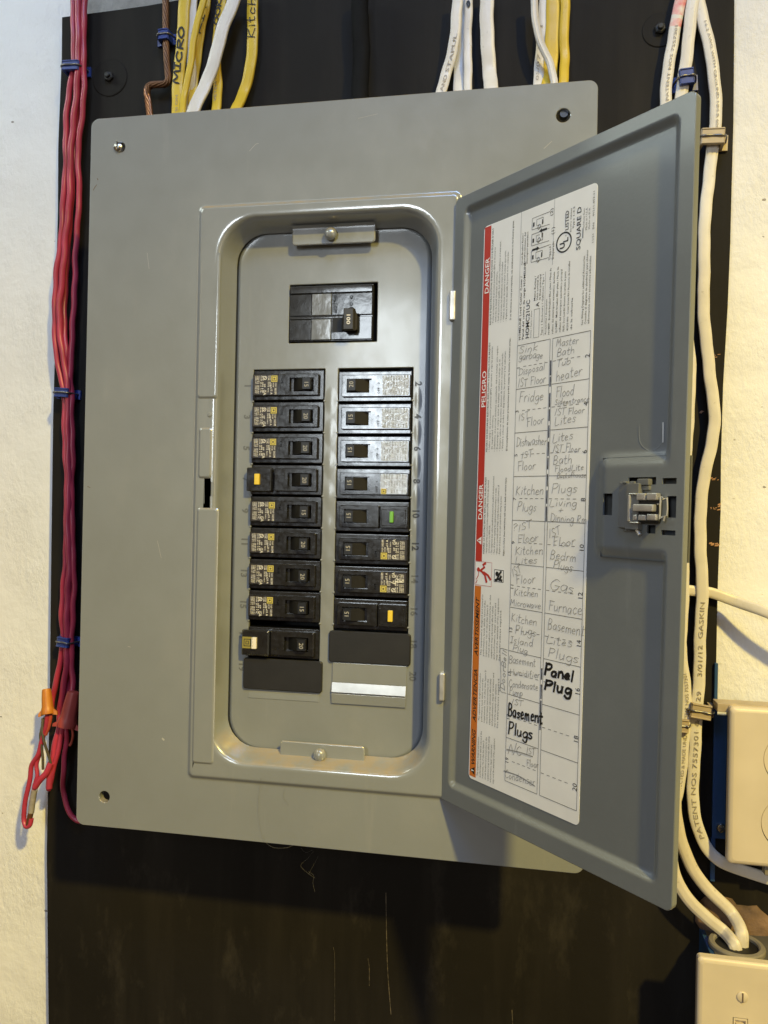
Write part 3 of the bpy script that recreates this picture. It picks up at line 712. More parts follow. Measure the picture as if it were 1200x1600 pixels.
# ------------------------------------------------------------------ directory label on the door
LOFF = -DREC + .00025
def relab(u, v):
    p = FD(u, v, 0); d = p - CAM; t = ((DO + DN * LOFF - CAM).dot(DN)) / d.dot(DN); p = CAM + d * t - DO
    return p.dot(DU), p.dot(DV)
_a = relab(.0325, -.02); _b = relab(.1345, -.02); _c = relab(.083, .1765); _d = relab(.083, -.2185)
su = (_b[0] - _a[0]) / .102; sv = (_c[1] - _d[1]) / .395
def FL(u, v, d=0.0):      # label coordinates as measured on the photograph's door plane
    return FD(_a[0] + (u - .0325) * su, _d[1] + (v + .2185) * sv, LOFF + d)
mm = lambda *a: tuple(x * .001 for x in a)
g = G()
g.sheet(rrect(.0325, .1345, -.2185, .1765, .0032, 5), [], FL, 0, -.00022, 0)
Z1, Z2 = .00006, .00012
def patch(u0, u1, v0, v1, mi, z=Z1, r=0):
    g.sheet(rrect(u0, u1, v0, v1, r, 4) if r else rect(u0, u1, v0, v1), [], FL, z, 0, mi, walls=False, back=False)
def line(a, b, w, mi=3, z=Z2):
    a, b = Vector(a), Vector(b); t = (b - a).normalized(); n = Vector((-t.y, t.x)) * w / 2
    g.add([FL(*(a + n), z), FL(*(a - n), z), FL(*(b - n), z), FL(*(b + n), z)], [[0, 1, 2, 3]], mi)
def vt(txt, u, v, size, mi=3, width=None, bold=0, res=1, align='LEFT', z=Z2, shear=0.0):     # reads upwards
    g.text(txt, lambda a, b, d=0: FL(u - b, v + a, z), mi, size=size, width=width, bold=bold, res=res, align=align, shear=shear)
def ht(txt, u, v, size, mi=3, width=None, bold=0, res=1, z=Z2):
    g.text(txt, lambda a, b, d=0: FL(u + a, v + b, z), mi, size=size, width=width, bold=bold, res=res)
# materials on the label: 0 paper 1 red 2 orange 3 black 4 white 5 pencil 6 marker
patch(.0333, .0400, -.0625, .1757, 1); patch(.0333, .0400, -.2166, -.0802, 2)
vt('DANGER', .0390, .1278, .0058, 4, .0252, .014, 2); vt('PELIGRO', .0390, .0469, .0058, 4, .0256, .014, 2); vt('DANGER', .0390, -.0330, .0058, 4, .0250, .014, 2)
vt('AVERTISSEMENT', .0387, -.1300, .0052, 3, .0420, .014, 2, shear=.25); vt('ADVERTENCIA', .0387, -.1772, .0052, 3, .0376, .014, 2, shear=.25); vt('WARNING', .0387, -.2086, .0052, 3, .0250, .014, 2, shear=.25)
def tri(u, v, s_, m1, m2):
    g.add([FL(u + s_ * .45, v - s_ * .55, Z2), FL(u + s_ * .45, v + s_ * .55, Z2), FL(u - s_ * .5, v, Z2)], [[0, 1, 2]], m1)
    g.add([FL(u + s_ * .30, v - .0003, Z2 * 1.6), FL(u + s_ * .30, v + .0003, Z2 * 1.6), FL(u - s_ * .2, v + .0005, Z2 * 1.6), FL(u - s_ * .2, v - .0005, Z2 * 1.6)], [[0, 1, 2, 3]], m2)
tri(.0367, -.0478, .0052, 4, 1); tri(.0364, -.2122, .0052, 3, 4)
# shock pictogram: falling figure in red, and the black reading symbol
for a, b in (((.0333, -.0628), (.0505, -.0628)), ((.0333, -.0795), (.0505, -.0795)), ((.0333, -.0628), (.0333, -.0795)), ((.0505, -.0628), (.0505, -.0795))): line(a, b, .00025, 1)
patch(.0336, .0503, -.0792, -.0631, 4, Z1 * .6)
ink(g, [[(.0430, -.0665), (.0385, -.0693)], [(.0395, -.0690), (.0437, -.0720), (.0455, -.0765)], [(.0425, -.0700), (.0470, -.0720), (.0495, -.0745)], [(.0430, -.0665), (.0415, -.0648), (.0440, -.0636)]], FL, .0017, 1, Z2, False)
ink(g, [[(.0372, -.0700), (.0368, -.0730), (.0350, -.0755), (.0358, -.0762), (.0345, -.0785)]], FL, .0006, 1, Z2, False)
g.add([FL(*p, Z2 + .00001) for p in circle(.0368, -.0685, .0016, 10)], [list(range(10))], 1)
patch(.0531, .0625, -.0756, -.0670, 3); patch(.0536, .0620, -.0751, -.0675, 4, Z2)
ink(g, [[(.0548, -.0745), (.0575, -.0735), (.0608, -.0742)], [(.0565, -.0735), (.0585, -.0700), (.0600, -.0682)], [(.0585, -.0740), (.0602, -.0715)]], FL, .0018, 3, Z2 * 1.6, False)
g.add([FL(*p, Z2 * 2.2) for p in circle(.0562, -.0700, .0017, 10)], [list(range(10))], 3)
FR = ['RISQUE D\u2019\u00c9LECTROCUTION, D\u2019EXPLOSION OU D\u2019\u00c9CLAIR D\u2019ARC', '\u2022 Portez un \u00e9quipement de protection personnelle (\u00c9PP) et observez les', '  m\u00e9thodes de travail \u00e9lectrique s\u00e9curitaires.', '\u2022 Seul un personnel qualifi\u00e9 doit effectuer l\u2019installation et l\u2019entretien.', '\u2022 Coupez toutes les alimentations avant d\u2019y travailler.', '\u2022 Utilisez un d\u00e9tecteur de tension \u00e0 valeur nominale appropri\u00e9e.', '\u2022 Replacez tous les dispositifs, les portes et les couvercles.', 'Si ces directives ne sont pas respect\u00e9es, cela entra\u00eenera la mort ou des blessures graves.']
ES = ['PELIGRO DE DESCARGA EL\u00c9CTRICA, EXPLOSI\u00d3N O DESTELLO POR ARQUEO', '\u2022 Utilice equipo de protecci\u00f3n personal (EPP) apropiado y siga las pr\u00e1cticas', '  de seguridad el\u00e9ctrica.', '\u2022 Solamente el personal el\u00e9ctrico especializado deber\u00e1 instalar este equipo.', '\u2022 Desenergice el equipo antes de realizar cualquier trabajo en \u00e9l.', '\u2022 Siempre utilice un dispositivo detector de tensi\u00f3n nominal adecuado.', '\u2022 Vuelva a colocar todos los dispositivos, las puertas y las cubiertas.', 'El incumplimiento de estas precauciones podr\u00e1 causar la muerte o lesiones serias.']
EN = ['HAZARD OF ELECTRIC SHOCK, EXPLOSION, OR ARC FLASH', '\u2022 Apply appropriate personal protective equipment (PPE) and follow safe electrical', '  work practices. See NFPA 70E.', '\u2022 This equipment must only be installed and serviced by qualified electrical personnel.', '\u2022 Turn off all power supplying this equipment before working on or inside.', '\u2022 Always use a properly rated voltage sensing device to confirm power is off.', '\u2022 Replace all devices, doors, and covers before turning on power.', 'Failure to follow these instructions will result in death or serious injury.']
for T, v0, wid in ((FR, .1048, .0695), (ES, .0150, .0790), (EN, -.0570, .0550)):
    mx = max(len(t) for t in T)
    for k, t in enumerate(T):
        u = .0425 + k * .00265 + (.0016 if k == 7 else 0)
        vt(t, u, v0, .0021, 3, wid * (.98 if k in (0, 7) else max(.25, len(t) / mx)), .012 if k in (0, 7) else 0)
WN = ['This equipment is designed and tested to', 'performance levels which exceed the', 'requirements. Use of other than Square D', 'circuit breakers and accessories in this', 'equipment may adversely affect safety', 'and performance, impair operation and', 'may void the warranty of the equipment.', 'See instructions supplied.']
for v0, wid, rows in ((-.2146, .0325, 7), (-.1754, .0372, 8), (-.1290, .0440, 8)):
    for k in range(rows):
        vt(WN[k], .0425 + k * .0027, v0 - k * .00012, .0021, 3, wid * (.9 + .1 * math.sin(k * 2.3 + v0 * 90)))
# right block: what the cover is, marks, how to reset
line((.0697, .1765), (.0697, .086), .00018); line((.0997, .1765), (.0992, .134), .00018)
vt('HOMELINE Load Center Cover /', .0722, .0895, .0025, 3, .0430, .012); vt('Panel del centro de carga HOMELINE', .0752, .0895, .0025, 3, .0520, .012)
vt('HOMC21UC', .0800, .0895, .0046, 3, .0255, .012, 2); vt('Series / Serie / S\u00e9rie', .0822, .0895, .0016, 3, .018)
for a, b in (((.0843, .0890), (.0843, .1078)), ((.0890, .0890), (.0890, .1078)), ((.0843, .0890), (.0890, .0890)), ((.0843, .1078), (.0890, .1078))): line(a, b, .00022)
vt('A', .0885, .1092, .0042, 3, None, .014, 2)
for k, t in enumerate(('Mains Rating /', 'Valor nominal de', 'la l\u00ednea principal')): vt(t, .0850 + k * .0023, .1135, .0021, 3, .0165, .006)
vt('Type 1 Enclosure / Gabinete Tipo 1', .0922, .0895, .0021, 3, .0400)
line((.0935, .089), (.0935, .131), .00014); vt('Accessories / Accesorios', .0956, .0895, .0021, 3, .0230, .006)
y_ = .0985
for t, w in (('HOMFP:  Branch breaker filler plate / Placa de', .0430), ('relleno del interruptor autom\u00e1tico derivado', .0400), ('QOMFP:  Main breaker filler plate / Placa de', .0425), ('relleno del interruptor autom\u00e1tico principal', .0400), ('PK6FL:  Door Lock Kit / Accesorio de cerradura de puerta', .0380), ('40203-800:  Cover Screw Kit / Accesorio de tornillos', .0440), ('de la cubierta', .0200)):
    vt(t, y_, .0890, .0021, 3, w, .006); y_ += .00315
for k, (t, w) in enumerate((('See Wiring Diagram for additional Accessories.', .0430), ('Consulte el diagrama de alambrado para obtener', .0460), ('informaci\u00f3n sobre accesorios adicionales.', .0420))): vt(t, .1262 + k * .0025, .0905, .0022, 3, w, .004)
for k, t in enumerate(('Circuit Breaker Reset /', 'Restablecimiento del', 'interruptor autom\u00e1tico')): vt(t, .0722 + k * .0023, .1400, .0021, 3, .0215, .006)
# three little breaker drawings with arrows
for k, v0 in enumerate((.1395, .1505, .1612)):
    q = [[(.0800, v0 + .0005), (.0800, v0 + .0080)], [(.0800, v0 + .0005), (.0958, v0)], [(.0800, v0 + .0080), (.0958, v0 + .0082)]]
    for a in q: line(a[0], a[1], .0003)
    lv = v0 + (.0010 if k != 1 else .0030)
    for a, b in (((.0842, v0 + .0022), (.0842, v0 + .0062)), ((.0900, v0 + .0022), (.0900, v0 + .0062)), ((.0842, v0 + .0022), (.0900, v0 + .0022)), ((.0842, v0 + .0062), (.0900, v0 + .0062))): line(a, b, .00028)
    patch(.0808, .0822, v0 + .0022, v0 + .0050, 3, Z2); patch(.0872, .0888, lv, lv + .0042, 4, Z2 * 1.4)
    ink(g, [[(.0860, lv - .0018), (.0852, lv - .0006), (.0862, lv + .001), (.0874, lv + .001), (.0880, lv - .0004), (.0860, lv - .0018)]], FL, .0004, 3, Z2)
    patch(.0890, .0897, lv + .0008, lv + .0040, 3, Z2 * 1.5)
def arrow(u0, u1, v, w=.0014):
    s_ = 1 if u1 > u0 else -1
    g.add([FL(u0, v - w * .5, Z2), FL(u0, v + w * .5, Z2), FL(u1 - s_ * .0024, v + w * .5, Z2), FL(u1 - s_ * .0024, v - w * .5, Z2)], [[0, 1, 2, 3]], 3)
    g.add([FL(u1 - s_ * .0024, v - w * 1.1, Z2), FL(u1 - s_ * .0024, v + w * 1.1, Z2), FL(u1, v, Z2)], [[0, 1, 2]], 3)
arrow(.0806, .0872, .1480); arrow(.0936, .0866, .1590)
vt('Tripped /', .0975, .1375, .0024, 3, .0105); vt('Disparado', .1002, .1375, .0024, 3, .0115); vt('(1)', .1000, .1535, .0036, 3, .0046, 0, 2); vt('(2)', .0985, .1660, .0036, 3, .0046, 0, 2)
# round mark, LISTED, maker's name
c0, c1 = circle(.1085, .1462, .0066, 28), circle(.1085, .1462, .0056, 28)
g.add([FL(*p, Z2) for p in c0 + c1], [[i, (i + 1) % 28, 28 + (i + 1) % 28, 28 + i] for i in range(28)], 3)
vt('U', .1092, .1422, .0058, 3, None, .03, 2); vt('L', .1120, .1458, .0058, 3, None, .03, 2); vt('\u00ae', .1108, .1495, .0018, 3)
vt('LISTED', .1120, .1532, .0040, 3, .0122, .014, 2); vt('Electric Cabinet', .1145, .1512, .0018, 3, .0150); vt('Type 1-0.2', .1168, .1528, .0018, 3, .0140, .01)
vt('SQUARE D', .1222, .1382, .0048, 3, .0268, .012, 2); line((.1240, .1448), (.1240, .1510), .0006)
vt('by Schneider Electric', .1250, .1512, .0018, 3, .0120); vt('Made in U.S.A.', .1272, .1490, .0019, 3, .0140); vt('Hecho en EUA', .1294, .1490, .0019, 3, .0130)
vt('11/21   DN', .1328, .1395, .0019, 3, .0120); vt('40261-853-01', .1326, .1560, .0019, 3, .0155)
# directory table
TR = [.0860 - .02957 * k for k in range(11)]
cl0, cl1, cr0, cr1 = .0695, .0993, .1015, .1325
for c0_, c1_ in ((cl0, cl1), (cr0, cr1)):
    for r_ in TR: line((c0_, r_), (c1_, r_), .00032)
    line((c0_, TR[0]), (c0_, TR[-1]), .00028); line((c1_, TR[0]), (c1_, TR[-1]), .00028)
for k in range(10):
    mid = TR[k] - .0148
    for i in range(5):
        line((.0757 + i * .0048, mid), (.0783 + i * .0048, mid), .00032); line((.1022 + i * .0050, mid), (.1048 + i * .0050, mid), .00032)
    vt(str(2 * k + 1), .0724, mid - .0014 * len(str(2 * k + 1)), .0042, 3, None, .0, 2); vt(str(2 * k + 2), .1322, mid - .0016 * len(str(2 * k + 2)), .0050, 3, None, .0, 2)
v_ = .072
while v_ > -.165:
    if v_ > -.03 or v_ < -.125:
        patch(.0999, .1008, v_ - random.uniform(.006, .010), v_, 3, Z2)
    v_ -= .0105
def hw_(txt, z, p0, p1, cap, pen=.00036, mi=5):
    o, s_ = {1: ((720, 280), 5), 2: ((720, 520), 5), 3: ((720, 740), 5), 4: ((720, 960), 4.704)}[z]
    a = door_uv(o[0] + p0[0] / s_, o[1] + p0[1] / s_); b = door_uv(o[0] + p1[0] / s_, o[1] + p1[1] / s_)
    handwrite(g, txt, FL, a, b, cap * .001, pen, mi)
for args in [
 ('Sink', 2, (455, 162), (595, 138), 5.2), ('garbage', 2, (455, 212), (640, 196), 5.0), ('Disposal', 2, (452, 335), (655, 287), 5.0), ('1ST Floor', 2, (448, 428), (662, 385), 5.4),
 ('Fridge', 2, (455, 545), (645, 530), 6.6), ('1ST', 2, (455, 692), (530, 668), 4.8), ('Floor', 2, (515, 735), (648, 705), 5.8),
 ('Dishwasher', 2, (435, 885), (670, 872), 6.0), ('1ST', 2, (478, 985), (560, 965), 4.6), ('Floor', 2, (443, 1082), (582, 1062), 6.0),
 ('Master', 2, (745, 110), (918, 85), 5.2), ('Bath', 2, (752, 188), (885, 160), 5.0), ('Tub', 2, (745, 268), (855, 245), 4.6), ('heater', 2, (745, 378), (945, 330), 6.2),
 ('Flood', 2, (742, 502), (885, 485), 6.6), ('Sideentrance', 2, (735, 566), (1003, 537), 3.7), ('1ST Floor', 2, (735, 645), (965, 625), 4.2), ('Lites', 2, (735, 728), (900, 692), 5.4),
 ('Lites', 2, (720, 858), (875, 830), 5.6), ('1ST Floor', 2, (722, 930), (932, 932), 5.0), ('Bath', 2, (722, 1030), (865, 1018), 5.4), ('FloodLite', 2, (735, 1088), (960, 1074), 4.2), ('Backofhouse', 2, (752, 1135), (978, 1128), 3.2),
 ('Kitchen', 3, (430, 165), (645, 165), 6.2), ('Plugs', 3, (440, 290), (590, 296), 5.8), ('?', 3, (402, 445), (432, 450), 4.6), ('1ST', 3, (455, 450), (552, 420), 4.8), ('Floor', 3, (445, 540), (605, 530), 6.2), ('Kitchen', 3, (425, 632), (640, 628), 5.6), ('Lites', 3, (428, 706), (595, 702), 4.8),
 ('1ST', 3, (412, 808), (475, 765), 5.4), ('Floor', 3, (432, 862), (582, 850), 5.8), ('Kitchen', 3, (418, 950), (602, 966), 5.0), ('Microwave', 3, (388, 1030), (622, 1056), 4.6),
 ('Plugs', 3, (708, 152), (905, 145), 6.4), ('Living', 3, (695, 255), (902, 255), 4.8), ('+', 3, (765, 305), (800, 305), 4.0), ('Dinning Rm', 3, (700, 372), (980, 390), 5.2),
 ('1ST', 3, (695, 505), (782, 465), 5.6), ('Floor', 3, (722, 570), (890, 560), 5.6), ('Bedrm', 3, (698, 665), (900, 690), 5.8), ('Plugs', 3, (722, 740), (870, 765), 5.0),
 ('Gas', 3, (695, 900), (875, 935), 6.6), ('Furnace', 3, (685, 1065), (942, 1110), 7.0),
 ('Kitchen', 4, (370, 50), (555, 82), 6.0), ('Plugs', 4, (400, 140), (550, 158), 5.6), ('Island', 4, (365, 210), (530, 240), 5.0), ('Plug', 4, (380, 262), (490, 290), 4.4),
 ('Basement', 4, (355, 355), (550, 385), 5.2), ('Humidifier', 4, (362, 440), (580, 470), 4.4), ('Condensate', 4, (355, 528), (568, 560), 4.8), ('Pump', 4, (358, 582), (452, 606), 4.8), ('1ST', 4, (375, 660), (455, 676), 3.6),
 ('Basement', 4, (640, 105), (905, 158), 7.0), ('Lites', 4, (630, 212), (815, 240), 5.2), ('Plugs', 4, (640, 308), (858, 360), 6.6),
 ('A/C', 4, (350, 1020), (440, 1040), 6.2), ('1ST', 4, (485, 1025), (545, 1038), 4.6), ('Floor', 4, (485, 1110), (570, 1130), 4.6), ('Condenser', 4, (325, 1200), (545, 1262), 5.4),
]: hw_(*args)
for args in [('Panel', 4, (612, 440), (822, 490), 7.0, .0017, 6), ('Plug', 4, (612, 545), (810, 590), 6.8, .0017, 6), ('Basement', 4, (348, 748), (598, 800), 8.0, .00120, 6), ('Plugs', 4, (348, 875), (525, 918), 8.0, .00115, 6)]: hw_(*args)
def z4(*pts): return [door_uv(720 + x / 4.704, 960 + y / 4.704) for x, y in pts]
ink(g, [z4((340, 992), (440, 1015), (528, 1045)), z4((318, 1150), (420, 1185), (500, 1232), (545, 1262))], FL, .0007, 5)
ink(g, [z4((345, 262), (300, 250), (290, 262), (292, 340), (296, 480), (292, 560), (335, 580))], FL, .00045, 5)
a, b = z4((322, 560), (338, 275)); handwrite(g, 'DoorBell', FL, a, b, .0040, .00045, 5)
label = g.build('directory_label', [PAPER, RED, ORANGE, INKK, WHITEI, PENCIL, MARKER], door, smooth=False)
tag(label, 'white circuit directory label with red and orange warning bands and handwriting')
# ------------------------------------------------------------------ circuit breakers (each a thing in its opening)
def cw(x0, z0, dd):      # lettering that reads downwards, local plane
    return lambda a, b, d=0: Vector((x0 + b, -dd, z0 - a))
F0 = FW(0)
def face(g, x0, x1, z0, z1, top, hole=None, ch=.0005, base=.0004, r=.0009, mi=0):
    o = rrect(x0, x1, z0, z1, r, 3); i_ = rrect(x0 + ch, x1 - ch, z0 + ch, z1 - ch, r * .7, 3)
    g.sheet(i_, [hole] if hole else [], F0, top, top, mi, walls=False, back=False)
    L3 = lambda lp, d: [F0(a, b, d) for a, b in lp]
    g.loft([L3(i_, top), L3(o, top - ch), L3(o, base)], mi)
    if hole: g.loft([L3(hole, top), L3(hole, .0006)], mi)
def body_mesh(g, hole=True, x1f=.0262, x0f=-.0291):
    g.box(-.0296, .0296, -.0010, .018, -.0120, .0120, .0007, 0, 2)
    face(g, x0f, x1f, -.0087, .0087, .0046, rect(.0020, .0222, -.0056, .0056) if hole else None)
def toggle_mesh(g, rating, tm=1):
    # lever thrown towards the middle of the panel
    L3 = lambda x0, x1, hz, d: [Vector((x1, -d, hz)), Vector((x0, -d, hz)), Vector((x0, -d, -hz)), Vector((x1, -d, -hz))]
    g.add(L3(.0022, .0220, .0054, .0009), [[0, 1, 2, 3]], 2)
    lv = [L3(.0045, .0205, .0052, .0010), L3(.0085, .0208, .0050, .0040), L3(.0135, .0210, .0047, .0084), L3(.0141, .0205, .0043, .0090)]
    g.loft(lv, 0); g.cap(lv[-1], 0)
    g.box(.0128, .0140, -.0074, -.0050, -.0050, .0050, .0004, 0, 1)
    g.text(str(rating), cw(.0157, .0021 + .0004 * (len(str(rating)) - 2), .00912), 1, size=.0050, bold=.0, res=2)
def sq_logo(g, x, z, s, d, my, mk):
    q = lambda k, dd, mi: g.add([F0(x + a * s * k / 2, z + b * s * k / 2, dd) for a, b in ((1, 1), (-1, 1), (-1, -1), (1, -1))], [[0, 1, 2, 3]], mi)
    q(1, d, my); q(.76, d + .00004, mk); q(.58, d + .00008, my); q(.28, d + .00012, mk)
def brown_label(root, rating, worn=0):
    g = G()
    g.sheet(rrect(-.0286, -.0078, -.0079, .0079, .0006, 3), [], F0, .00475, .0045, 0)
    d = .00482
    for x, ts in ((-.0264, ('120/240V~ 40\u00b0C', 'CU/AL 60/75\u00b0')), (-.0251, ('WIRE 14-8', 'HACR SWD')), (-.0238, ('TORQUE 36', 'LB-IN 4.0'))):
        for k, t in enumerate(ts): g.text(t, cw(x - .0006, .0074 - k * .0078, d), 1, size=.0016, width=.0066, bold=.01, res=1)
    for x, ts in ((-.0218, ('NOM', 'Z-3', 'UL')), (-.0203, ('E9', 'AM', 'LR')), (-.0156, ('CIR', 'ISSUE', 'NO.')), (-.0142, ('LISTED', 'BKR', ''))):
        for k, t in enumerate(ts): g.text(t, cw(x - .0006, .0074 - k * .0050, d), 1, size=.0015, width=.0040, bold=.01, res=1)
    c0, c1 = circle(-.0186, .0055, .0016, 14), circle(-.0186, .0055, .0011, 14)
    g.add([F0(*p, d) for p in c0 + c1], [[i, (i + 1) % 14, 14 + (i + 1) % 14, 14 + i] for i in range(14)], 1)
    g.add([F0(-.0194, .0049, d), F0(-.0191, .0046, d), F0(-.0178, .0061, d), F0(-.0181, .0064, d)], [[0, 1, 2, 3]], 1)
    g.text('SP', cw(-.0195, .0008, d), 1, size=.0020, width=.0030, bold=.01, res=1)
    g.text('(SA', cw(-.0198, -.0040, d), 1, size=.0036, width=.0042, bold=.01, res=1)
    sq_logo(g, -.0107, .0048, .0050, d, 2, 0)
    g.text('10kA', cw(-.0140, .0014, d), 1, size=.0018, width=.0042, bold=.01, res=1)
    g.text('%d A' % rating, cw(-.0138, -.0030, d), 1, size=.0024, width=.0044, bold=.01, res=1)
    g.text('HOM', cw(-.0120, .0016, d), 1, size=.0017, width=.0034, bold=.01, res=1); g.text('SQD', cw(-.0099, .0016, d), 1, size=.0017, width=.0034, bold=.01, res=1)
    g.text('HOM', cw(-.0105, -.0026, d), 1, size=.0028, width=.0050, bold=.01, res=1)
    if worn:
        for k in range(7): ink(g, [[(-.027 + random.uniform(0, .012), -.002 + random.uniform(-.002, .003)) for _ in range(2)]], F0, .0005, 1, d, False)
    g.build('rating_label', [BROWNL, INKW, INKY], root, smooth=False)
def silver_label(root, rating, logo=False):
    g = G()
    g.sheet(rrect(-.0280, -.0068, -.0078, .0078, .0012, 4), [], F0, .00475, .0045, 0)
    d = .00481
    for k in range(9):
        x = -.0262 + k * .0021
        for z0, n_ in ((.0072, 4), (.0018, 3), (-.0040, 3)):
            if random.random() < .8: g.text(random.choice(('120V', '40C', 'HOM', 'LR69', '10kA', 'SWD', 'NOM', '36LB', 'E928')), cw(x - .0007, z0, d), 1, size=.0015, width=random.uniform(.0026, .0044), bold=.01, res=1)
    if logo: sq_logo(g, -.0095, .0058, .0042, d, 2, 3)
    g.build('rating_label', [SILVER, mat('grey_print', (0.20, 0.20, 0.20), 0.5), INKY, BROWNL], root, smooth=False)
    g = G()
    g.text('OFF', cw(-.0047, .0068, d - .0001), 0, size=.0026, width=.0052, bold=.02, res=1); g.text('0', cw(-.0047, -.0012, d - .0001), 0, size=.0026, bold=.02, res=1)
    g.build('off_mark', [INKK], root, smooth=False)
ORD = ['first', 'second', 'third', 'fourth', 'fifth', 'sixth', 'seventh', 'eighth', 'ninth', 'tenth']
def breaker(num, rating, kind, label):
    i = (num - 1) // 2; left = num % 2 == 1
    root = empty('circuit_breaker'); tag(root, label, 'circuit breaker', 'circuit breakers in the two columns of the panel')
    g = G()
    if kind in ('std', 'silver'):
        body_mesh(g)
        # moulded seam, small marks beside the toggle
        g.box(-.0070, .0018, -.00468, -.0040, .0020, .00225, 0, 0)
        g.box(.0228, .0256, -.00472, -.0040, -.0070, -.0005, .0001, 0, 1)
        if kind == 'std': g.text('OFF', cw(-.0052, .0058, .00462), 0, size=.0028, res=1, ext=.04)
    elif kind == 'left_button':
        g.box(-.0296, .0296, -.0010, .018, -.0120, .0120, .0007, 0, 2)
        face(g, -.0318, -.0112, -.0095, .0095, .0068); face(g, -.0092, .0262, -.0092, .0092, .0046, rect(.0020, .0222, -.0056, .0056))
        g.box(-.0312, -.0118, -.00705, -.0060, .0038, .0041, 0, 0); g.box(-.0088, -.0004, -.0050, -.0040, .0030, .0085, .0002, 0, 1); g.box(.0226, .0256, -.0050, -.0040, .0030, .0085, .0002, 0, 1)
    elif kind == 'right_button':
        body_mesh(g, x0f=-.0060)
        face(g, -.0291, -.0068, -.0087, .0087, .0046); face(g, -.0275, -.0078, -.0060, .0072, .0050, base=.0044)
    elif kind == 'logo_button':
        g.box(-.0296, .0296, -.0010, .018, -.0120, .0120, .0007, 0, 2)
        face(g, -.0330, -.0100, -.0102, .0102, .0078, ch=.0012); face(g, -.0098, .0266, -.0098, .0098, .0052, rect(.0020, .0222, -.0056, .0056), ch=.0009)
        g.box(-.0092, .0020, -.0056, -.0045, -.0050, .0040, .0003, 0, 1)
    g.build('breaker_body', BLACKP, root, angle=30)
    g = G(); toggle_mesh(g, rating); g.build('toggle', [BLACKP2, INKT, PIT], root, angle=30)
    if kind == 'std': brown_label(root, rating, worn=num == 14)
    if kind == 'silver': silver_label(root, rating, num == 8)
    if kind == 'left_button':
        g = G(); g.box(-.0246, -.0204, -.0092, -.006, -.0044, .0044, .0005, 0, 2); g.build('test_button', BTNY, root)
    if kind == 'right_button':
        g = G(); c_ = -.0163 if num == 10 else -.0168
        hw_b = .0015 if num == 10 else .0019; g.box(c_ - hw_b, c_ + hw_b, -.0068, -.004, -.0044, .0044, .0005, 0, 2); g.build('test_button', BTNG if num == 10 else BTNY, root)
        if num == 10:
            g = G(); g.text('TEST', cw(-.0205, .003, .00505), 0, size=.0020, res=1); g.build('button_mark', mat('dark_grey_print', (.10, .10, .10), .5), root, smooth=False)
    if kind == 'logo_button':
        g = G(); g.sheet(rect(-.0322, -.0239, -.0046, .0046), [], F0, .0080, .0077, 0)
        for k, m_ in ((.0030, 1), (.0024, 0), (.0014, 1), (.0009, 0)):
            g.add([F0(-.0279 + a * k, b * k, .0081 + (.0030 - k) * .03) for a, b in ((1, 1), (-1, 1), (-1, -1), (1, -1))], [[0, 1, 2, 3]], m_)
        g.build('maker_label', [GOLDL, INKK], root, smooth=False)
        g = G(); g.box(-.0238, -.0198, -.0100, -.007, -.0046, .0046, .0005, 0, 2)
        for k in range(3): g.box(-.0230, -.0224, -.01012, -.0095, -.003 + k * .003, -.0014 + k * .003, 0, 1)
        g.build('test_button', [BTNW, mat('cream_emboss', (.60, .55, .44), .5)], root)
    zc = ROW0 - (i + .5) * ROWP
    if not left: zc = .0834 - (i + .5) * .02585
    if num == 17: zc -= .0040
    root.location = ((xl0 + xl1) / 2 if left else (xr0 + xr1) / 2, DF, zc)
    if not left: root.rotation_euler = (0, math.pi, 0)
    return root
for num, rating, kind, lab in [
    (1, 15, 'std', 'topmost black breaker of the left column, brown label, 15 on its toggle'),
    (3, 20, 'std', 'black breaker second from the top of the left column, brown label, 20 on its toggle'),
    (5, 20, 'std', 'black breaker above the one with the yellow button in the left column, brown label'),
    (7, 20, 'left_button', 'wide black breaker with a yellow test button in the left column'),
    (9, 15, 'std', 'black breaker just below the yellow button breaker of the left column, 15 on its toggle'),
    (11, 20, 'std', 'black breaker second below the yellow button breaker of the left column, 20 on its toggle'),
    (13, 20, 'std', 'black breaker third below the yellow button breaker of the left column, 20 on its toggle'),
    (15, 15, 'std', 'black breaker just above the one with the white button in the left column'),
    (17, 20, 'logo_button', 'black breaker with a gold square label and white button, lowest of the left column'),
    (2, 20, 'silver', 'black breaker with silver label and 20 on its toggle, top of the right column'),
    (4, 15, 'silver', 'black breaker with silver label beside the number 4, second from the top on the right'),
    (6, 15, 'silver', 'black breaker with silver label beside the number 6, third from the top on the right'),
    (8, 15, 'silver', 'black breaker with a small yellow logo on its silver label beside the number 8'),
    (10, 15, 'right_button', 'black breaker with a green test button beside the number 10'),
    (12, 15, 'std', 'black breaker with brown label just below the green button breaker'),
    (14, 15, 'std', 'black breaker with a scratched brown label beside the embossed number 14'),
    (16, 15, 'right_button', 'black breaker with a yellow test button above the right filler plate'),
]: breaker(num, rating, kind, lab)

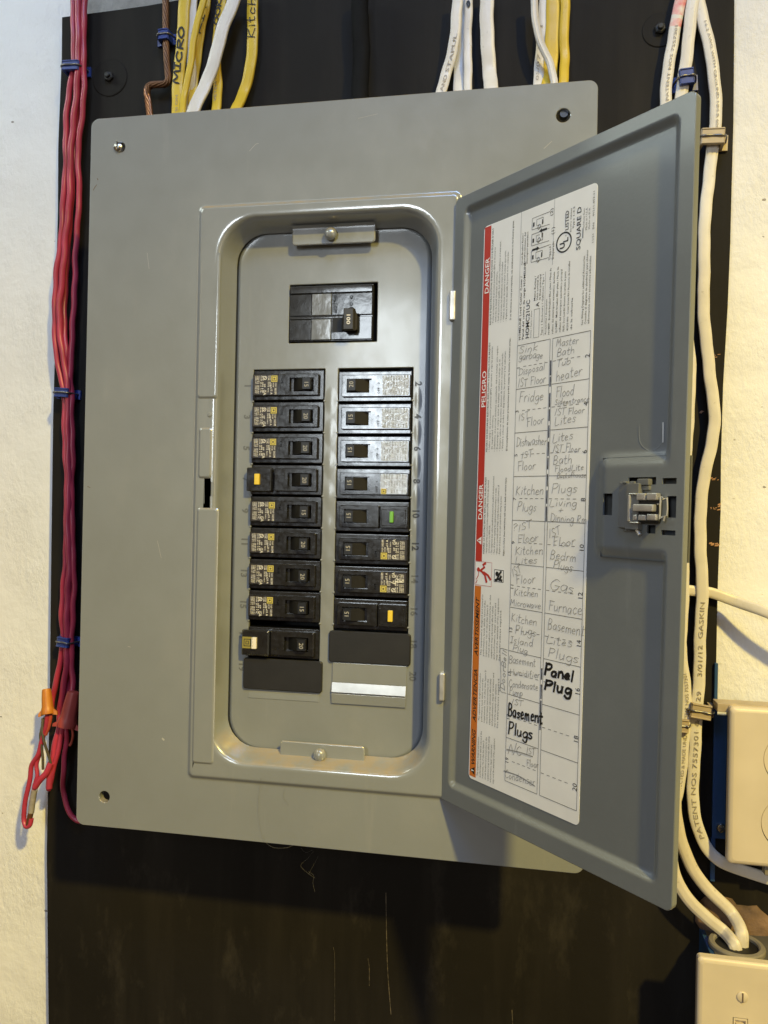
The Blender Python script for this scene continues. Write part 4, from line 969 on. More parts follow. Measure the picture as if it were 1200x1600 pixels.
# main breaker
root = empty('main_breaker'); tag(root, 'two-pole glossy black main breaker with 100 on its toggle, above both columns', 'circuit breaker')
g = G()
g.box(-.0358, .0330, -.0002, .020, -.0226, .0224, .0006, 0, 2)
g.build('breaker_body', GLOSSB, root)
for (x0, x1, z0, z1, d, m_, nm, ty) in ((-.0354, -.0172, -.0218, -.0052, .0016, GLOSSB, 'end_section', 0), (-.0354, -.0172, -.0022, .0152, .0016, GLOSSB, 'end_section', 0),
        (-.0006, .0326, -.0218, -.0036, .0018, GLOSSB, 'toggle_section', 0), (-.0006, .0326, -.0022, .0152, .0018, GLOSSB, 'toggle_section', 0)):
    g = G(); face(g, x0, x1, z0, z1, d, ch=.0004, base=-.0002, r=.0006); o = g.build(nm, m_, root, angle=30)
PALECASE = mat('case_pale_reflection', (0.17, 0.18, 0.195), 0.15, bump=0.0003, bscale=70, var=.3, vscale=90, spec=0.7)  # black case; the window reflection on its middle is put into paler grey
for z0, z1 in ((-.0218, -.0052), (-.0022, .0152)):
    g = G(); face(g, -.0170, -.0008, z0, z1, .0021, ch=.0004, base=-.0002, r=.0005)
    g.build('middle_section', PALECASE, root, angle=30)
g = G(); g.box(-.0354, .0326, -.0022, .001, .0158, .0216, .0006, 0, 2); g.build('top_ridge', GLOSSB, root)
g = G(); g.box(-.0352, .0100, -.0020, .001, -.0050, -.0026, .0005, 0, 2); g.build('middle_ridge', GLOSSB, root)
g = G()
for t, x in (('ON / OFF', .0010), ('O OFF', .0142)): g.text(t, cw(x, .0142, .0019), 0, size=.0042, width=.0150, res=1, ext=.03)
g.build('switch_mark', mat('dark_emboss', (.008, .008, .009), .4), root)
g = G(); g.add([F0(a, b, .0022) for a, b in rect(.0002, .0220, -.0160, -.0042)], [[0, 1, 2, 3]], 1)
L3 = lambda x0, x1, z0, z1, d: [Vector((x1, -d, z1)), Vector((x0, -d, z1)), Vector((x0, -d, z0)), Vector((x1, -d, z0))]
lv = [L3(.0080, .0215, -.0148, -.0052, .0023), L3(.0105, .0218, -.0150, -.0040, .0070), L3(.0118, .0205, -.0166, .0004, .0085), L3(.0118, .0200, -.0166, .0004, .0120), L3(.0124, .0194, -.0160, -.0002, .0126)]
g.loft(lv, 0); g.cap(lv[-1], 0)
g.text('100', cw(.0146, -.0038, .01275), 2, size=.0042, width=.0076, bold=.02, res=2)
g.build('toggle', [mat('dark_bronze_toggle', (0.030, 0.027, 0.022), .42), PIT, INKW], root, angle=30)
root.location = (.0007, DF, .1299)

# filler plates
for (pa, pb, lab) in (((381, 1028), (502, 1082), 'blank black filler plate at the foot of the left breaker column'), ((514, 986), (641, 1039), 'blank black filler plate below the right column of breakers')):
    (xa, za), (xb, zb) = P2(*pa, DF - .002), P2(*pb, DF - .002)
    if 'left' in lab: xa, xb, za, zb = -.0678, -.0016, -.1496, -.1748
    else: xa, xb, za, zb = .0036, .0694, -.1243, -.1493
    g = G(); w2, h2 = (xb - xa) / 2, (za - zb) / 2
    face(g, -w2, w2, -h2, h2, .0026, ch=.0007, base=.0002, r=.0022)
    g.box(-w2 + .004, w2 - .004, .0004, .008, -h2 + .002, h2 - .002)
    o = g.build('filler_plate', BLACKF, angle=30); o.location = ((xa + xb) / 2, DF, (za + zb) / 2)
    tag(o, lab, 'filler plate', 'black filler plates')
# ------------------------------------------------------------------ cables, wires, staples
def path(pts, y, n=7):
    out = []
    for p in pts:
        yy = p[2] if len(p) > 2 else y
        out.append(at(p[0], p[1], yy))
    return catmull(out, n)
def flatprof(n=20, ridge=.10, k=2.6):
    out = []
    for i in range(n):
        a = 2 * math.pi * i / n; c, s_ = math.cos(a), math.sin(a)
        x = math.copysign(abs(c) ** (2 / k), c); y = math.copysign(abs(s_) ** (2 / k), s_)
        y *= 1 - ridge * math.cos(3 * math.pi * x) * (1 if abs(x) < .95 else 0) - ridge
        out.append((x, y))
    return out
FLAT = flatprof(); FLAT2 = flatprof(24, .11)
def on_cable(fr, s0, lat0=0.0, lift=.00012, h=.0045, down=False):
    """letters laid along the cable: a runs along it, b across"""
    def f(a, b, d=0):
        l = s0 + (-a if down else a)
        i = 0
        while i < len(fr) - 2 and fr[i + 1][4] < l: i += 1
        p0, p1 = fr[i], fr[i + 1]; t = (l - p0[4]) / max(p1[4] - p0[4], 1e-9)
        q = lat0 + (b if down else -b)
        return p0[0].lerp(p1[0], t) + p0[2] * q + p0[3] * (h / 2 + lift + d)
    return f
def cable(name, lab, pts, wpx, m, y=.088, group=None, h=.0048, prof=FLAT, cat='cable', marks=(), extra_mats=(), mfn=None, n=7):
    P = path(pts, y, n); dist = (P[len(P) // 2] - CAM).dot(FWD); w = wpx / FPX * dist
    ph = random.uniform(0, 6); l_ = 0
    for i in range(1, len(P) - 1):
        l_ += (P[i] - P[i - 1]).length
        P[i] = P[i] + RIGHT * (.0003 * math.sin(l_ * 95 + ph) + .00018 * math.sin(l_ * 260 + 2 * ph))
    g = G(); fr = g.tube(P, w, min(h, w), prof=prof, mfn=mfn)
    for mk in marks: mk(g, fr, w)
    o = g.build(name, [m, INKK, mat('faded_print', (.24, .21, .18), .6, vscale=700, col2=(.42, .38, .33))] + list(extra_mats), angle=60)
    return tag(o, lab, cat, group)
def s_at(fr, py):       # arc length where the cable passes photo row py
    best = min(fr, key=lambda q: abs(pix(q[0])[1] - py)); return best[4]
def pix(p):
    c = p - CAM; z = c.dot(FWD); return 600 + FPX * c.dot(RIGHT) / z, 800 - FPX * c.dot(UP) / z
def printed(txt, py0, py1, size, mi=1, lat=0.0, bold=0.0, h=.0048, lift=.00025, up=True):
    def mk(g, fr, w):
        s0, s1 = s_at(fr, py0), s_at(fr, py1); down = s1 < s0
        f = on_cable(fr, s0, (lat - .36 * size) * (1 if down else -1), lift, h, down)
        g.text(txt, f, mi, size=size, width=abs(s1 - s0), bold=bold, res=2)
    return mk
def scrawl(txt, py0, py1, cap, pen, lat=0.0, h=.0048):
    def mk(g, fr, w):
        s0, s1 = s_at(fr, py0), s_at(fr, py1); down = s1 < s0
        f = on_cable(fr, s0, (lat - .45 * cap) * (1 if down else -1), .0003, h, down)
        handwrite(g, txt, f, (0, 0), (abs(s1 - s0), 0), cap, pen, 1, slant=.05)
    return mk
TOPG = 'jacketed cables entering the top of the panel'
IN = .072
cable('yellow_cable', 'flat yellow cable marked MICRO in black, beside the copper wire', [(290, -14), (287, 30), (282, 90), (278, 140), (277, 178, IN + .006), (276, 200, IN)], 19, JYEL, .086, TOPG, marks=(scrawl('MICRO', 136, 44, .0062, .0017, .0004), printed('SI ON', 176, 150, .0036, 2, 0),), h=.0052)
cable('yellow_cable', 'thin bright yellow cable running between the MICRO cable and the white cables', [(322, -14), (313, 20), (303, 60), (296, 110), (288, 150), (284, 178, IN), (283, 200, IN)], 10.5, JYEL, .080, TOPG, h=.0046)
cable('white_cable', 'white cable half hidden behind the thin yellow cable', [(302, -14), (300, 20), (298, 70), (299, 120), (297, 165), (296, 178, IN), (296, 200, IN)], 15, JWHITE, .0895, TOPG, h=.0042)
cable('yellow_cable', 'yellow cable with dark handwriting behind the thin yellow one, top left', [(324, -14), (321, 15), (314, 50), (308, 90), (303, 130), (300, 178, IN + .012), (300, 200, IN + .01)], 14, JYEL, .0915, TOPG, h=.0034, marks=(scrawl('KIT', 58, 8, .0040, .0011, .0004, .0034),))
cable('white_cable', 'flat ribbed white cable slanting across the yellow cables at the top left', [(370, -14), (362, 10), (350, 40), (336, 90), (322, 130), (303, 172, IN), (296, 195, IN)], 21, JWHITE, .078, TOPG, prof=FLAT2, h=.0056)
cable('yellow_cable', 'yellow cable passing behind the slanting white cable', [(349, -14), (346, 10), (341, 40), (338, 90), (340, 130), (338, 172, IN + .006), (337, 195, IN + .005)], 15, JYEL, .088, TOPG, marks=(scrawl('NOOK', 52, 2, .0046, .0013, .0012), printed('VETEM', 160, 128, .0036, 2, .001),))
cable('yellow_cable', 'flat yellow cable handwritten Kitch, curving in alone', [(395, -14), (394, 20), (395, 70), (390, 110), (380, 145), (369, 172, IN), (362, 192, IN)], 17.5, JYEL, .086, TOPG, prof=FLAT2, h=.0054, marks=(scrawl('Kitch', 62, 2, .0072, .0009, 0),))
cable('dark_cable', 'thick painted black cable running down into the top of the panel', [(563, -16), (563, 40), (565, 90), (562, 155, IN), (562, 170, IN)], 27, JDARK, .080, h=.013, prof=[(math.cos(2 * math.pi * i / 18), math.sin(2 * math.pi * i / 18)) for i in range(18)])
cable('white_cable', 'white cable bending left in front of two others, top middle', [(716, -14), (714, 20), (711, 55), (704, 90), (696, 120), (690, 144, IN), (686, 160, IN)], 17, JWHITE, .080, TOPG, marks=(printed('AND STAPUL', 146, 54, .0042, 2, -.0006),))
cable('white_cable', 'pinkish white cable between two others at the top middle', [(724, -14), (722, 30), (720, 70), (718, 110), (717, 140, IN + .008), (716, 158, IN + .006)], 17, JWHITE, .0885, TOPG, h=.0044)
cable('white_cable', 'white cable with a black mark near the top edge', [(732, -14), (732, 20), (731, 70), (731, 140, IN + .004), (731, 155, IN + .002)], 13, JWHITE, .084, TOPG, marks=(scrawl('E', 15, 4, .0040, .0016, .001),))
cable('white_cable', 'wide flat white cable standing alone at the top middle', [(761, -14), (761, 30), (762, 80), (765, 115), (768, 137, IN), (769, 155, IN)], 22, JWHITE, .084, TOPG, h=.005)
cable('white_cable', 'printed white cable behind the round white one, left of the yellow pair', [(852, -14), (850, 20), (846, 60), (843, 100), (842, 129, IN + .010), (842, 145, IN + .008)], 16, JWHITE, .0905, TOPG, h=.0036, marks=(printed('05/07 NM', 128, 40, .0036, 2, .0012, h=.0036),))
cable('yellow_cable', 'wide yellow cable behind the round white one, top right', [(864, -14), (864, 20), (863, 70), (860, 110), (857, 130, IN + .008), (856, 145, IN + .006)], 22, JYEL, .0885, TOPG, h=.0044)
cable('white_cable', 'round white cable curving in front of a yellow cable', [(834, -14), (836, 20), (841, 55), (850, 80), (860, 102), (866, 128, IN), (867, 145, IN)], 11.5, JWHITE, .078, TOPG, h=.0060)
cable('yellow_cable', 'rightmost yellow cable entering the top of the panel', [(882, -14), (883, 15), (881, 50), (883, 90), (880, 126, IN + .004), (879, 142, IN + .002)], 15, JYEL, .086, TOPG, h=.0056)
# right side
RG = 'white cables on the board right of the door'
cable('white_cable', 'white cable with pink marks at the top, passing behind the open door', [(1072, -30), (1066, -5), (1058, 25), (1050, 70), (1043, 120), (1040, 160), (1040, 230), (1046, 330), (1058, 420), (1070, 500), (1078, 570), (1077, 630), (1072, 700), (1069, 780), (1068, 880), (1066, 960), (1062, 1040), (1058, 1110), (1056, 1180), (1050, 1240), (1044, 1300)], 18, JWHITE, .086, RG, marks=(printed('PATENT NOS 7557301', 158, 40, .0034, 2, -.0008),), extra_mats=(PINKT,), mfn=lambda l: 3 if (.012 < l < .027 or .030 < l < .037) else 0)
cable('white_cable', 'ribbed white cable held by the blue staple beside the door corner', [(1086, -30), (1083, 0), (1077, 50), (1070, 110), (1064, 160), (1058, 220), (1056, 330), (1056, 480), (1056, 640), (1056, 800), (1060, 960), (1066, 1040), (1070, 1075), (1069, 1130), (1066, 1180), (1058, 1235), (1048, 1280), (1040, 1330)], 19, JWHITE, .0855, RG, prof=FLAT2, marks=(printed('PROTECTED & MADE UNDER PATENT NOS 7557301', 1250, 1052, .0036, 2, -.001),))
cable('white_cable', 'long white cable curving past the outlet, printed GASKIN', [(1090, -30), (1092, 0), (1100, 40), (1112, 90), (1118, 150), (1117, 200), (1110, 260), (1103, 320), (1100, 400), (1100, 490), (1107, 570), (1116, 640), (1112, 690), (1100, 750), (1094, 800), (1095, 860), (1097, 920), (1094, 1000), (1091, 1080), (1086, 1160), (1083, 1220), (1085, 1270), (1096, 1310), (1118, 1340), (1150, 1356), (1215, 1378), (1290, 1405)], 18.5, JWHITE, .087, RG, marks=(printed('3/01/12  GASKIN', 1058, 938, .0050, 2, .0), printed('PATENT NOS 7557301 & 7 129', 1310, 1075, .0050, 2, -.0002), printed('14-2 AWG WITH GROUND NM-B 600V', 34, 205, .0030, 2, .001)))
cable('white_cable', 'white cable leaving to the right above the outlet', [(1030, 914), (1072, 922), (1110, 926), (1150, 940), (1200, 958, .080), (1260, 985, .075), (1330, 1020, .075)], 17, JCREAM, .0895, RG, h=.0046)
LOWG = 'pair of cables feeding the lower box'
cable('white_cable', 'upper of two white cables curving down into the grey fitting', [(1054, 1225), (1058, 1285), (1070, 1332), (1092, 1372), (1120, 1403), (1144, 1428), (1158, 1456, .070), (1160, 1480, .068), (1160, 1505, .068)], 19, JCREAM, .084, LOWG, h=.0070, prof=flatprof(24, .06, 2.2))
cable('white_cable', 'lower of two white cables curving down into the grey fitting', [(1044, 1270), (1047, 1330), (1058, 1378), (1082, 1412), (1108, 1436), (1130, 1455), (1146, 1474, .064), (1150, 1495, .063), (1150, 1515, .063)], 19, JCREAM, .076, LOWG, prof=FLAT2, h=.0070)
# stranded copper ground wire
P = path([(259, -16), (259, 30), (259.5, 70), (262, 110), (263, 124), (258, 131), (245, 132), (234, 134), (230, 141), (231, 155), (234, 182, IN + .008), (235, 200, IN + .006)], .087, 9)
g = G()
fr0 = G().tube(P, .006)
for k in range(7):
    Q = []
    for (p, t, lat, out, l) in fr0:
        a = 2 * math.pi * k / 7 + l * 130
        Q.append(p + (lat * math.cos(a) + out * math.sin(a)) * .0021)
    g.tube(Q, .0023, n=7, mfn=lambda l: 1 if l > .118 else 0)
tag(g.build('ground_wire', [COPPER, COPPERB], angle=60), 'twisted bare copper ground wire with a step bend, under a blue staple', 'wire')

# red wires on the left
RW = 'red wires stapled down the left edge of the board'
def wire(lab, pts, wpx=9, y=.087, name='red_wire', m=REDW, group=RW, wob=.00035, n=8):
    P = path(pts, y, n); dist = (P[len(P) // 2] - CAM).dot(FWD); w = wpx / FPX * dist; ph = random.uniform(0, 6)
    prof = [(math.cos(a), math.sin(a) * (1 - .12 * math.cos(2 * a))) for a in (2 * math.pi * i / 10 for i in range(10))]
    l = 0
    for i in range(len(P)):
        if i: l += (P[i] - P[i - 1]).length
        P[i] = P[i] + RIGHT * wob * math.sin(l * 210 + ph) - FWD * wob * math.cos(l * 170 + ph)
    g = G(); g.tube(P, w, prof=prof); return tag(g.build(name, m, angle=60), lab, 'wire', group)
wire('leftmost red wire, bowing out beside the board edge and ending at the orange wire nut', [(114, -14), (115, 50), (115, 105), (107, 150), (103, 200), (103, 260), (99, 310), (96, 370), (89, 420), (86, 480), (87, 540), (95, 590), (101, 615), (101, 650), (102, 700), (105, 750), (104, 800), (103, 870), (98, 930), (97, 970), (99, 1002), (94, 1035), (88, 1065), (82, 1090), (80, 1112, .080)], 9)
wire('second red wire of the bundle, ending in the loose red pair', [(121, -14), (123, 50), (122, 105), (119, 150), (113, 210), (110, 250), (109, 310), (103, 370), (98, 430), (93, 480), (95, 530), (103, 580), (107, 615), (106, 650), (107, 710), (108, 760), (106, 820), (109, 880), (106, 930), (105, 970), (105, 1002), (104, 1040), (99, 1075), (94, 1110), (92, 1140, .082), (84, 1175, .08), (80, 1205, .078), (76, 1232, .076)], 10, .084)
wire('rightmost red wire of the bundle, running free above the second staple', [(133, -14), (131, 50), (131, 105), (131, 150), (126, 200), (122, 240), (124, 300), (122, 340), (118, 400), (117, 450), (114, 500), (112, 550), (110, 590), (112, 615), (112, 660), (114, 710), (112, 760), (113, 810), (114, 860), (116, 910), (114, 960), (112, 1002), (112, 1035), (114, 1065), (111, 1090, .082)], 9, .086)
wire('short red wire showing between the others above the second staple', [(127, -14), (126, 50), (126, 105), (121, 170), (118, 230), (113, 300), (107, 380, .0905), (102, 460, .0915), (101, 510, .089), (104, 550, .086), (106, 585), (106, 615), (110, 650, .090), (110, 720, .091), (110, 800, .091), (109, 860, .090), (111, 930, .088), (110, 1002, .088), (108, 1050, .089), (105, 1085, .088)], 8, .0895)
wire('red wire from the red nut curving behind the cover corner', [(100, 1110, .083), (104, 1150, .082), (101, 1180, .082), (99, 1210, .083), (99, 1235), (103, 1256), (111, 1272), (119, 1281), (126, 1284)], 8)
wire('red pair leg hanging from the red wire nut', [(99, 1130, .080), (93, 1165, .078), (85, 1195, .078), (79, 1222, .078), (76, 1234, .078)], 8, wob=.0002)
LP = 'loose wire ends below the orange nut'
wire('red loop wire hanging lowest beside the board, turned back on itself', [(75, 1112, .070), (72, 1135, .070), (66, 1155, .071), (60, 1178, .072), (50, 1195, .073), (47, 1215, .073), (42, 1240, .073), (38, 1262, .073), (37, 1280, .073), (41, 1291, .072), (47, 1289, .072), (49, 1279, .072)], 7.5, .072, wob=.0002, group=LP)
wire('red wire running down into the foil sleeve', [(64, 1160, .074), (62, 1178, .074), (57, 1195, .074), (58, 1212, .073), (54, 1228, .073), (53, 1238, .073)], 6.5, .073, wob=.0002, group=LP)
wire('short split red jacket piece joining the loop to the pair', [(80, 1192, .074), (72, 1208, .073), (63, 1218, .072), (55, 1230, .072)], 10, .072, wob=.0002, group=LP)
wire('thin grey brown core curving left below the orange nut', [(70, 1120, .071), (66, 1135, .070), (63, 1150, .070), (65, 1168, .071), (67, 1185, .072), (67, 1202, .073)], 4.2, .071, 'bare_core_wire', CORE, LP, .0001)
wire('thin grey brown core running right to the red pair', [(67, 1122, .070), (66, 1140, .069), (68, 1155, .069), (73, 1172, .071), (78, 1188, .073), (80, 1200, .074)], 4.2, .070, 'bare_core_wire', CORE, LP, .0001)
wire('red core bent under the orange nut', [(78, 1100, .071), (79, 1118, .071), (76, 1135, .071), (71, 1148, .071)], 6, .071, 'core_wire', REDTIP, LP, .0001)
wire('red core looping from the red nut, short and bare', [(112, 1134, .083), (114, 1150, .083), (110, 1164, .083), (106, 1160, .083)], 4, .083, 'core_wire', REDTIP, LP, .0001)
P = path([(54, 1234), (52, 1245), (50, 1258), (48.5, 1270)], .0725, 5); g = G(); g.tube(P, .0056, n=12); g.tube(path([(48.5, 1269), (46.5, 1278), (44, 1289)], .0722, 5), .0050, n=10, mi=1)
tag(g.build('foil_sleeve', [FOIL, COPPERB], angle=50), 'shiny metal crimp sleeve with a copper coloured tip, hanging lowest left', 'crimp sleeve')
# wire nuts
def nut(lab, top, bot, y, r, m, name='wire_nut', wings=True):
    a, b = at(*top, y), at(*bot, y - .003); ax = (a - b); L_ = ax.length; ax.normalize()
    g = G(); n = 24
    prof = [(r * .80, 0), (r * 1.04, .0004), (r * 1.06, L_ * .10), (r * 1.0, L_ * .22), (r * .90, L_ * .30), (r * .84, L_ * .6), (r * .74, L_ * .90), (r * .66, L_ * .98), (r * .4, L_)]
    lat = ax.orthogonal().normalized(); bi = ax.cross(lat); loops = []
    for k, (rr, h_) in enumerate(prof):
        loops.append([b + ax * h_ + (lat * math.cos(2 * math.pi * i / n) + bi * math.sin(2 * math.pi * i / n)) * rr * (1 - (.07 if (i % 3 == 0 and 3 < k < 7) else 0)) for i in range(n)])
    g.loft(loops); g.cap(loops[-1])
    g.loft([loops[0], [b + ax * .006 + (p - b) * .8 for p in loops[0]]], 1); g.cap([b + ax * .006 + (p - b) * .8 for p in loops[0]], 1)
    if wings:
        for sgn in (-1, 1):
            side = (RIGHT - ax * RIGHT.dot(ax)).normalized() * sgn; thick = ax.cross(side).normalized() * .0011
            pts = [b + side * r * .7 + ax * .0062, b + side * r * 1.55 + ax * .0012, b + side * r * 1.55 - ax * .0016, b + side * r * .7 - ax * .0004]
            g.loft([[p + thick for p in pts], [p - thick for p in pts]]); g.cap([p + thick for p in pts]); g.cap([p - thick for p in pts])
    return tag(g.build(name, [m, PIT], angle=35), lab, 'wire nut', 'wire nuts on the red wires')
nut('orange wire nut sticking out over the board edge', (72.5, 1076), (75, 1116), .072, .0056, NUTO)
nut('dull red wire nut half behind the cover edge', (116, 1080), (104, 1136), .080, .0084, NUTR)
# staples
def staple(lab, xa, xb, py, m, yb=.0805, tall=14, tilt=0.0, flange=(1, 1), group='blue insulated staples', ht=None):
    root = empty('cable_staple'); c = at((xa + xb) / 2, py, (yb + BOARDY) / 2); c.y = BOARDY; root.location = c
    dist = (c - CAM).dot(FWD); k = dist / FPX; w = (xb - xa) * k; h = tall * k; tag(root, lab, 'staple', group)
    MT = Matrix.Translation(c) @ Matrix.Rotation(tilt, 4, 'Y'); d = BOARDY - yb
    g = G()
    fl = .0045
    x0, x1 = -w / 2 + (fl if flange[0] else 0), w / 2 - (fl if flange[1] else 0)
    o2 = [(-w / 2, 0), (-w / 2, -.0022), (x0, -.0026), (x0 + .0006, -d + .001), (x0 + .0016, -d), (x1 - .0016, -d), (x1 - .0006, -d + .001), (x1, -.0026), (w / 2, -.0022), (w / 2, 0), (x1 - .0022, -.0002), (x1 - .0030, -d + .0026), (x0 + .0030, -d + .0026), (x0 + .0022, -.0002)]
    g.loft([[MT @ Vector((x, y, s_ * h / 2)) for x, y in o2] for s_ in (-1, 1)])
    tri_ = tessellate_polygon([[Vector((x, y, 0)) for x, y in o2]])
    for s_ in (-1, 1): g.add([MT @ Vector((x, y, s_ * h / 2)) for x, y in o2], [list(t) for t in tri_])
    # lips along both rims of the saddle
    for s_ in (-1, 1): g.box(x0 + .001, x1 - .001, -d - .0007, -d + .001, s_ * h / 2 - (.0012 if s_ > 0 else 0), s_ * h / 2 + (.0012 if s_ < 0 else 0), .0003, 0, 1, M=MT)
    g.build('saddle', m, root, angle=30)
    g = G()
    e = .0024
    pw = catmull([MT @ Vector(p) for p in ((x0 - e, .004, -.0003), (x0 - e, -.0040, -.0002), (x0 + .0004, -d + .0001, 0), (0, -d - .0003, .0002), (x1 - .0004, -d + .0001, 0), (x1 + e, -.0040, .0004), (x1 + e, .004, .0004))], 6)
    g.tube(pw, .0017, n=8); g.build('staple_pin', NAIL, root, angle=60)
    return root
staple('blue staple over the red wires near the top', 101, 138, 108, STAPB, .0800, 15, .04, (0, 1))
staple('blue staple over the red wires beside the middle of the cover', 82, 122, 615, STAPB, .0795, 14, .05, (1, 1))
staple('blue staple over the red wires just above the wire nuts', 86, 123, 1002, STAPB, .0795, 15, .10, (1, 1))
staple('blue staple over the copper ground wire', 242, 276, 59, STAPB, .0825, 16, -.03, (1, 1))
staple('blue staple over the ribbed white cable above the door corner', 1051, 1091, 126, STAPB, .0800, 24, -.06, (1, 1))
staple('tan staple over the long white cable beside the top of the door', 1084, 1138, 219, STAPT, .0790, 24, .03, (1, 1), 'tan insulated staples')
staple('upper tan staple over the long white cable beside the blue box', 1068, 1118, 1109, STAPT, .0795, 22, .12, (1, 1), 'tan insulated staples')
staple('lower tan staple partly behind the door edge near the bottom', 1052, 1083, 1131, STAPT, .0785, 20, .05, (0, 1), 'tan insulated staples')

# ------------------------------------------------------------------ washers holding the board
for (px, py, rp_, lab) in ((172, 122, 29, 'round black washer and bolt on the board beside the red wires'), (1031, 47, 27, 'round black washer and bolt on the board above the open door')):
    c = at(px, py, BOARDY); k = (c - CAM).dot(FWD) / FPX; r = rp_ * k
    g = G(); g.lathe([(r, -.0002), (r, .0004), (r * .96, .0008), (r * .30, .0011), (r * .26, .0013)], c, n=48)
    root = empty('anchor_washer', c); tag(root, lab, 'washer', 'washers anchoring the board')
    g.build('washer', BOARDM, root, angle=25)
    g = G(); g.lathe([(.0048, .0008), (.0048, .0036), (.0038, .0044), (.0012, .0046)], c, n=6); g.lathe([(.0024, .004), (.0024, .0066), (.0018, .0070)], c, n=14); g.build('bolt', RUBBER, root, angle=25)
# ------------------------------------------------------------------ upper outlet in its blue box
def plate_mesh(g, x0, x1, z0, z1, y, t=.0055, holes=()):
    o = rrect(x0, x1, z0, z1, .0030, 5)
    mk = lambda d, r, yy: [Vector((a, yy, b)) for a, b in rrect(x0 + d, x1 - d, z0 + d, z1 - d, r, 5)]
    L_ = [mk(0, .003, y + t), mk(0, .003, y + .0022), mk(.0006, .003, y + .0012), mk(.0018, .003, y + .0004), mk(.0034, .003, y)]
    g.loft(L_); g.sheet(rrect(x0 + .0034, x1 - .0034, z0 + .0034, z1 - .0034, .003, 5), holes, FW(y), 0, -.001, back=False)
    for h_ in holes: g.loft([[Vector((a, y, b)) for a, b in h_], [Vector((a, y + .004, b)) for a, b in h_]])
PY = .066
x0, z1 = P2(1141, 1105, PY); _, z0 = P2(1135, 1350, PY); x1 = x0 + .0890
out = empty('outlet', (x0 + .044, BOARDY, z0)); tag(out, 'ivory outlet plate on a deep blue box at the right edge', 'outlet')
def duplex(cx, cz, r, cut):      # round face flattened above and below
    return [(cx + r * math.cos(a), cz + max(-cut, min(cut, r * math.sin(a)))) for a in (2 * math.pi * i / 40 for i in range(40))]
pc1, pc2 = P2(1194, 1186, PY), P2(1189, 1285, PY)
rA = .0215
xA = pc1[0] + rA - .0005; xB = pc2[0] + rA
hA, hB = duplex(xA, pc1[1], rA, .0150), duplex(xB, pc2[1], rA, .0175)
g = G(); plate_mesh(g, x0, x1, z0, z1, PY, .0075, (hA, hB)); pl = g.build('cover_plate', IVORY, out, angle=30)
for cx, cz, cut in ((xA, pc1[1], .0150), (xB, pc2[1], .0175)):
    g = G(); lp = duplex(cx, cz, rA - .0007, cut - .0006)
    g.sheet(lp, [rect(cx - .0080, cx - .0058, cz - .004, cz + .005), rect(cx + .0058, cx + .0080, cz - .003, cz + .004)], FW(PY + .0012), 0, -.004)
    g.build('receptacle', IVORY, out, angle=30)
g = G()
bxl, _ = P2(1121, 1200, BOARDY - .003); zt_, zb_ = P2(1115, 1114, .082)[1], P2(1112, 1312, .085)[1]
bx0 = x0 + .0035
g.box(bx0, x1 - .003, PY + .0075, BOARDY - .0002, zb_, zt_, .0012, 0)
# mounting flange lying against the board, with its bracket ears
fx0, fz1 = P2(1115, 1116, BOARDY - .002); fx1, fz0 = P2(1128, 1310, BOARDY - .002)
g.box(fx0, bx0 + .003, BOARDY - .0035, BOARDY - .0003, fz0, fz1, .0005, 0)
ea, eb = P2(1116.5, 1036, BOARDY - .002), P2(1120.5, 1118, BOARDY - .002); g.box(ea[0], eb[0], BOARDY - .0030, BOARDY - .0003, eb[1], ea[1], .0005, 0)
ea, eb = P2(1110.5, 1308, BOARDY - .002), P2(1116.5, 1377, BOARDY - .002); g.box(ea[0], eb[0], BOARDY - .0030, BOARDY - .0003, eb[1], ea[1], .0005, 0)
g.build('wall_box', BLUEBOX, out, angle=30)
g = G(); c = at(1127, 1294, BOARDY - .005); g.lathe([(.0038, -.002), (.0038, .0006), (.0030, .0016), (.0010, .0020)], c, n=16)
g.box(-.0024, .0024, -.00225, -.0015, -.0004, .0004, 0, 1, M=Matrix.Translation(c) @ Matrix.Rotation(.5, 4, 'Y')); g.box(-.0004, .0004, -.00226, -.0015, -.0024, .0024, 0, 1, M=Matrix.Translation(c) @ Matrix.Rotation(.5, 4, 'Y'))
g.build('box_screw', [SCREWM, STEELIN], out, angle=40)
g = G(); a, b = P2(1121, 1099, .0735), P2(1150, 1114, .0735)
g.box(a[0], b[0] + .030, .0735, .0905, b[1], a[1], .0006, 0); g.lathe([(.0030, 0), (.0034, .0006), (.0022, .0010)], at(1145, 1106, .0733), n=14)
g.build('yoke_strap', STAPT, out, angle=40)
g = G(); a = at(1196, 1352, PY + .004); g.box(a.x, a.x + .012, PY + .006, PY + .014, a.z - .009, a.z, .001, 0); g.build('box_tab', GREYCAST, out)

# ------------------------------------------------------------------ lower box: plate, grey fitting where the cables drop in
PY2 = .036
x0, z1 = P2(1091, 1496, PY2); x1 = x0 + .0890; z0 = z1 - .124
low = empty('wall_switch', (x0 + .044, BOARDY, z0)); tag(low, 'ivory wall plate on a blue box at the bottom right corner', 'switch')
ta, tb = P2(1145, 1589, PY2), P2(1168, 1640, PY2)
hole = rect(ta[0], tb[0], tb[1], ta[1])
g = G(); plate_mesh(g, x0, x1, z0, z1, PY2, .0075, (hole,)); g.build('cover_plate', IVORY, low, angle=30)
g = G(); ins = lambda d, yy: [Vector((a, yy, b)) for a, b in rect(ta[0] + d, tb[0] - d, tb[1] + d, ta[1] - d)]
g.loft([ins(.0005, PY2 + .003), ins(.0005, PY2 - .0004), ins(.0016, PY2 - .0004), ins(.0019, PY2 + .0022)]); g.cap(ins(.0019, PY2 + .0022))
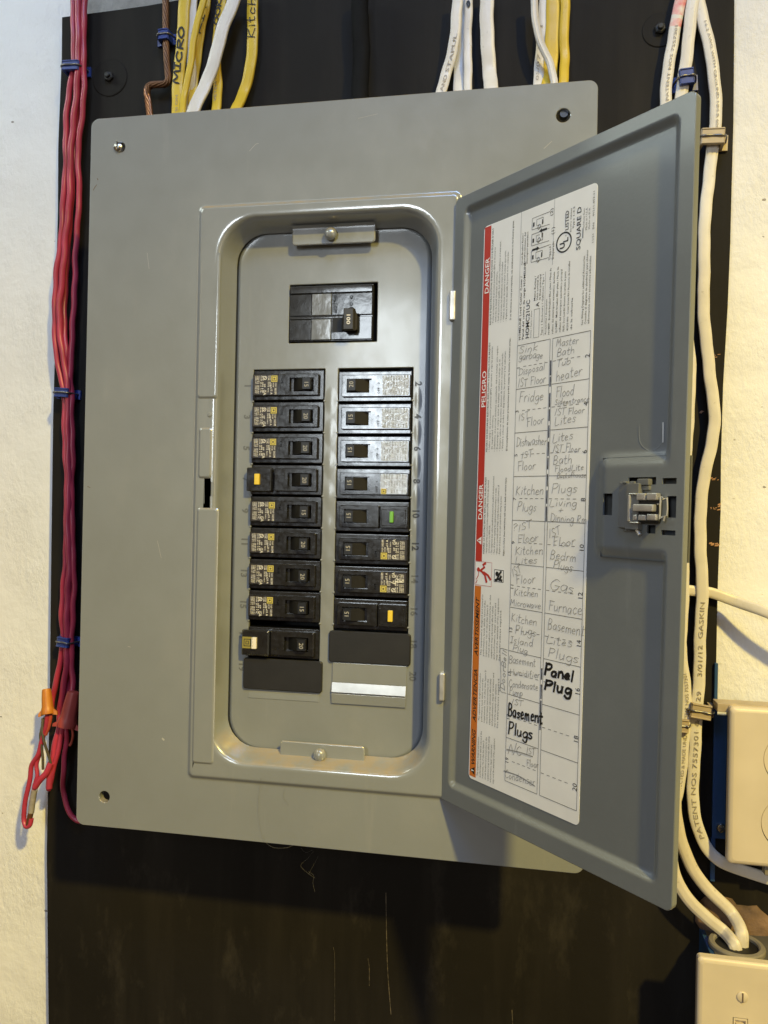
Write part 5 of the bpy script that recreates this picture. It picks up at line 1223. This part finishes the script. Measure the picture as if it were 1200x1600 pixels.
cx = (ta[0] + tb[0]) / 2; g.box(cx - .0032, cx + .0032, PY2 - .006, PY2 + .002, ta[1] - .022, ta[1] - .0042, .001, 0)
g.build('toggle', IVORY, low, angle=30)
g = G(); c = at(1160, 1558, PY2 - .0002); g.lathe([(.0040, -.001), (.0040, .0004), (.0034, .0009), (.001, .0011)], c, n=18); g.box(-.0005, .0005, -.00125, -.0008, -.0034, .0034, 0, 1, M=Matrix.Translation(c)); g.build('plate_screw', [IVORY, mat('slot_dark_brown', (.12, .08, .05), .8)], low, angle=40)  # screw slot drawn as a thin dark brown bar
g = G(); bz = P2(1130, 1492, PY2 + .02)[1] + .0008
bx0_, bx1_ = P2(1104, 1480, .066)[0], x1 - .002
g.box(bx0_, bx1_, PY2 + .0075, BOARDY - .0002, z0 + .008, bz, .0012, 0)
g.build('wall_box', BLUEBOX, low, angle=30)
g = G(); g.box(bx0_ + .0035, bx1_ - .004, PY2 + .011, BOARDY - .003, bz - .0005, bz + .0007, .0005, 0); g.build('box_top', mat('grey_box_top', (.10, .095, .085), .6, var=.3, vscale=60), low, angle=30)
# ring fitting standing on the box top
c = at(1151, 1478, .0665); c.z = bz + .0006
g = G()
ro, ri = .0208, .0160
nn = 40
rg = lambda r, h_: [c + Vector((r * math.cos(2 * math.pi * i / nn), r * .98 * math.sin(2 * math.pi * i / nn), h_)) for i in range(nn)]
g.loft([rg(ro, 0), rg(ro, .0026), rg(ro - .0008, .0036), rg(ri + .0012, .0040), rg(ri, .0030), rg(ri - .0004, -.010)])
g.build('ring_fitting', GREYCAST, low, angle=35)
g = G(); lp = rg(ri - .0003, .0012); g.cap(lp); g.build('fitting_throat', PIT, low)
# rough mortar round the cable hole
g = G(); cc = at(1143, 1455, BOARDY - .001); loops = []
nn = 36
rad = [1 + .16 * math.sin(3 * i * .1745 + .6) + random.uniform(-.08, .08) for i in range(nn)]
for k, h_ in ((1.0, -.0004), (.96, .0022), (.86, .0038), (.62, .0046), (.34, .0050), (.1, .0048)):
    loops.append([cc + Vector((.0275 * k * rad[i] * math.cos(2 * math.pi * i / nn), -h_ - random.uniform(0, .0009), .0285 * k * rad[i] * math.sin(2 * math.pi * i / nn))) for i in range(nn)])
g.loft(loops); g.cap(loops[-1])
tag(g.build('mortar_patch', PLASTER, angle=50), 'rough brownish mortar patch on the board behind the two lower cables', 'mortar patch')

# ------------------------------------------------------------------ cobweb and lint hanging under the cover
g = G()
for pts in ([(490, 1330), (480, 1342), (470, 1352), (478, 1362), (492, 1372)], [(497, 1338), (492, 1348), (482, 1366)], [(408, 1215), (404, 1255), (408, 1300), (422, 1322), (445, 1325), (460, 1320)], [(482, 1362), (490, 1368), (489, 1380), (492, 1394)], [(470, 1325), (478, 1332), (488, 1328)], [(445, 1232), (443, 1246), (452, 1258)]):
    yv = -.002 if pts[0][1] < 1310 else .02
    g.tube(catmull([at(x, y, yv + random.uniform(-.001, .001)) for x, y in pts], 6), .00013, n=4)
tag(g.build('lint', LINT, angle=80), kind='stuff')
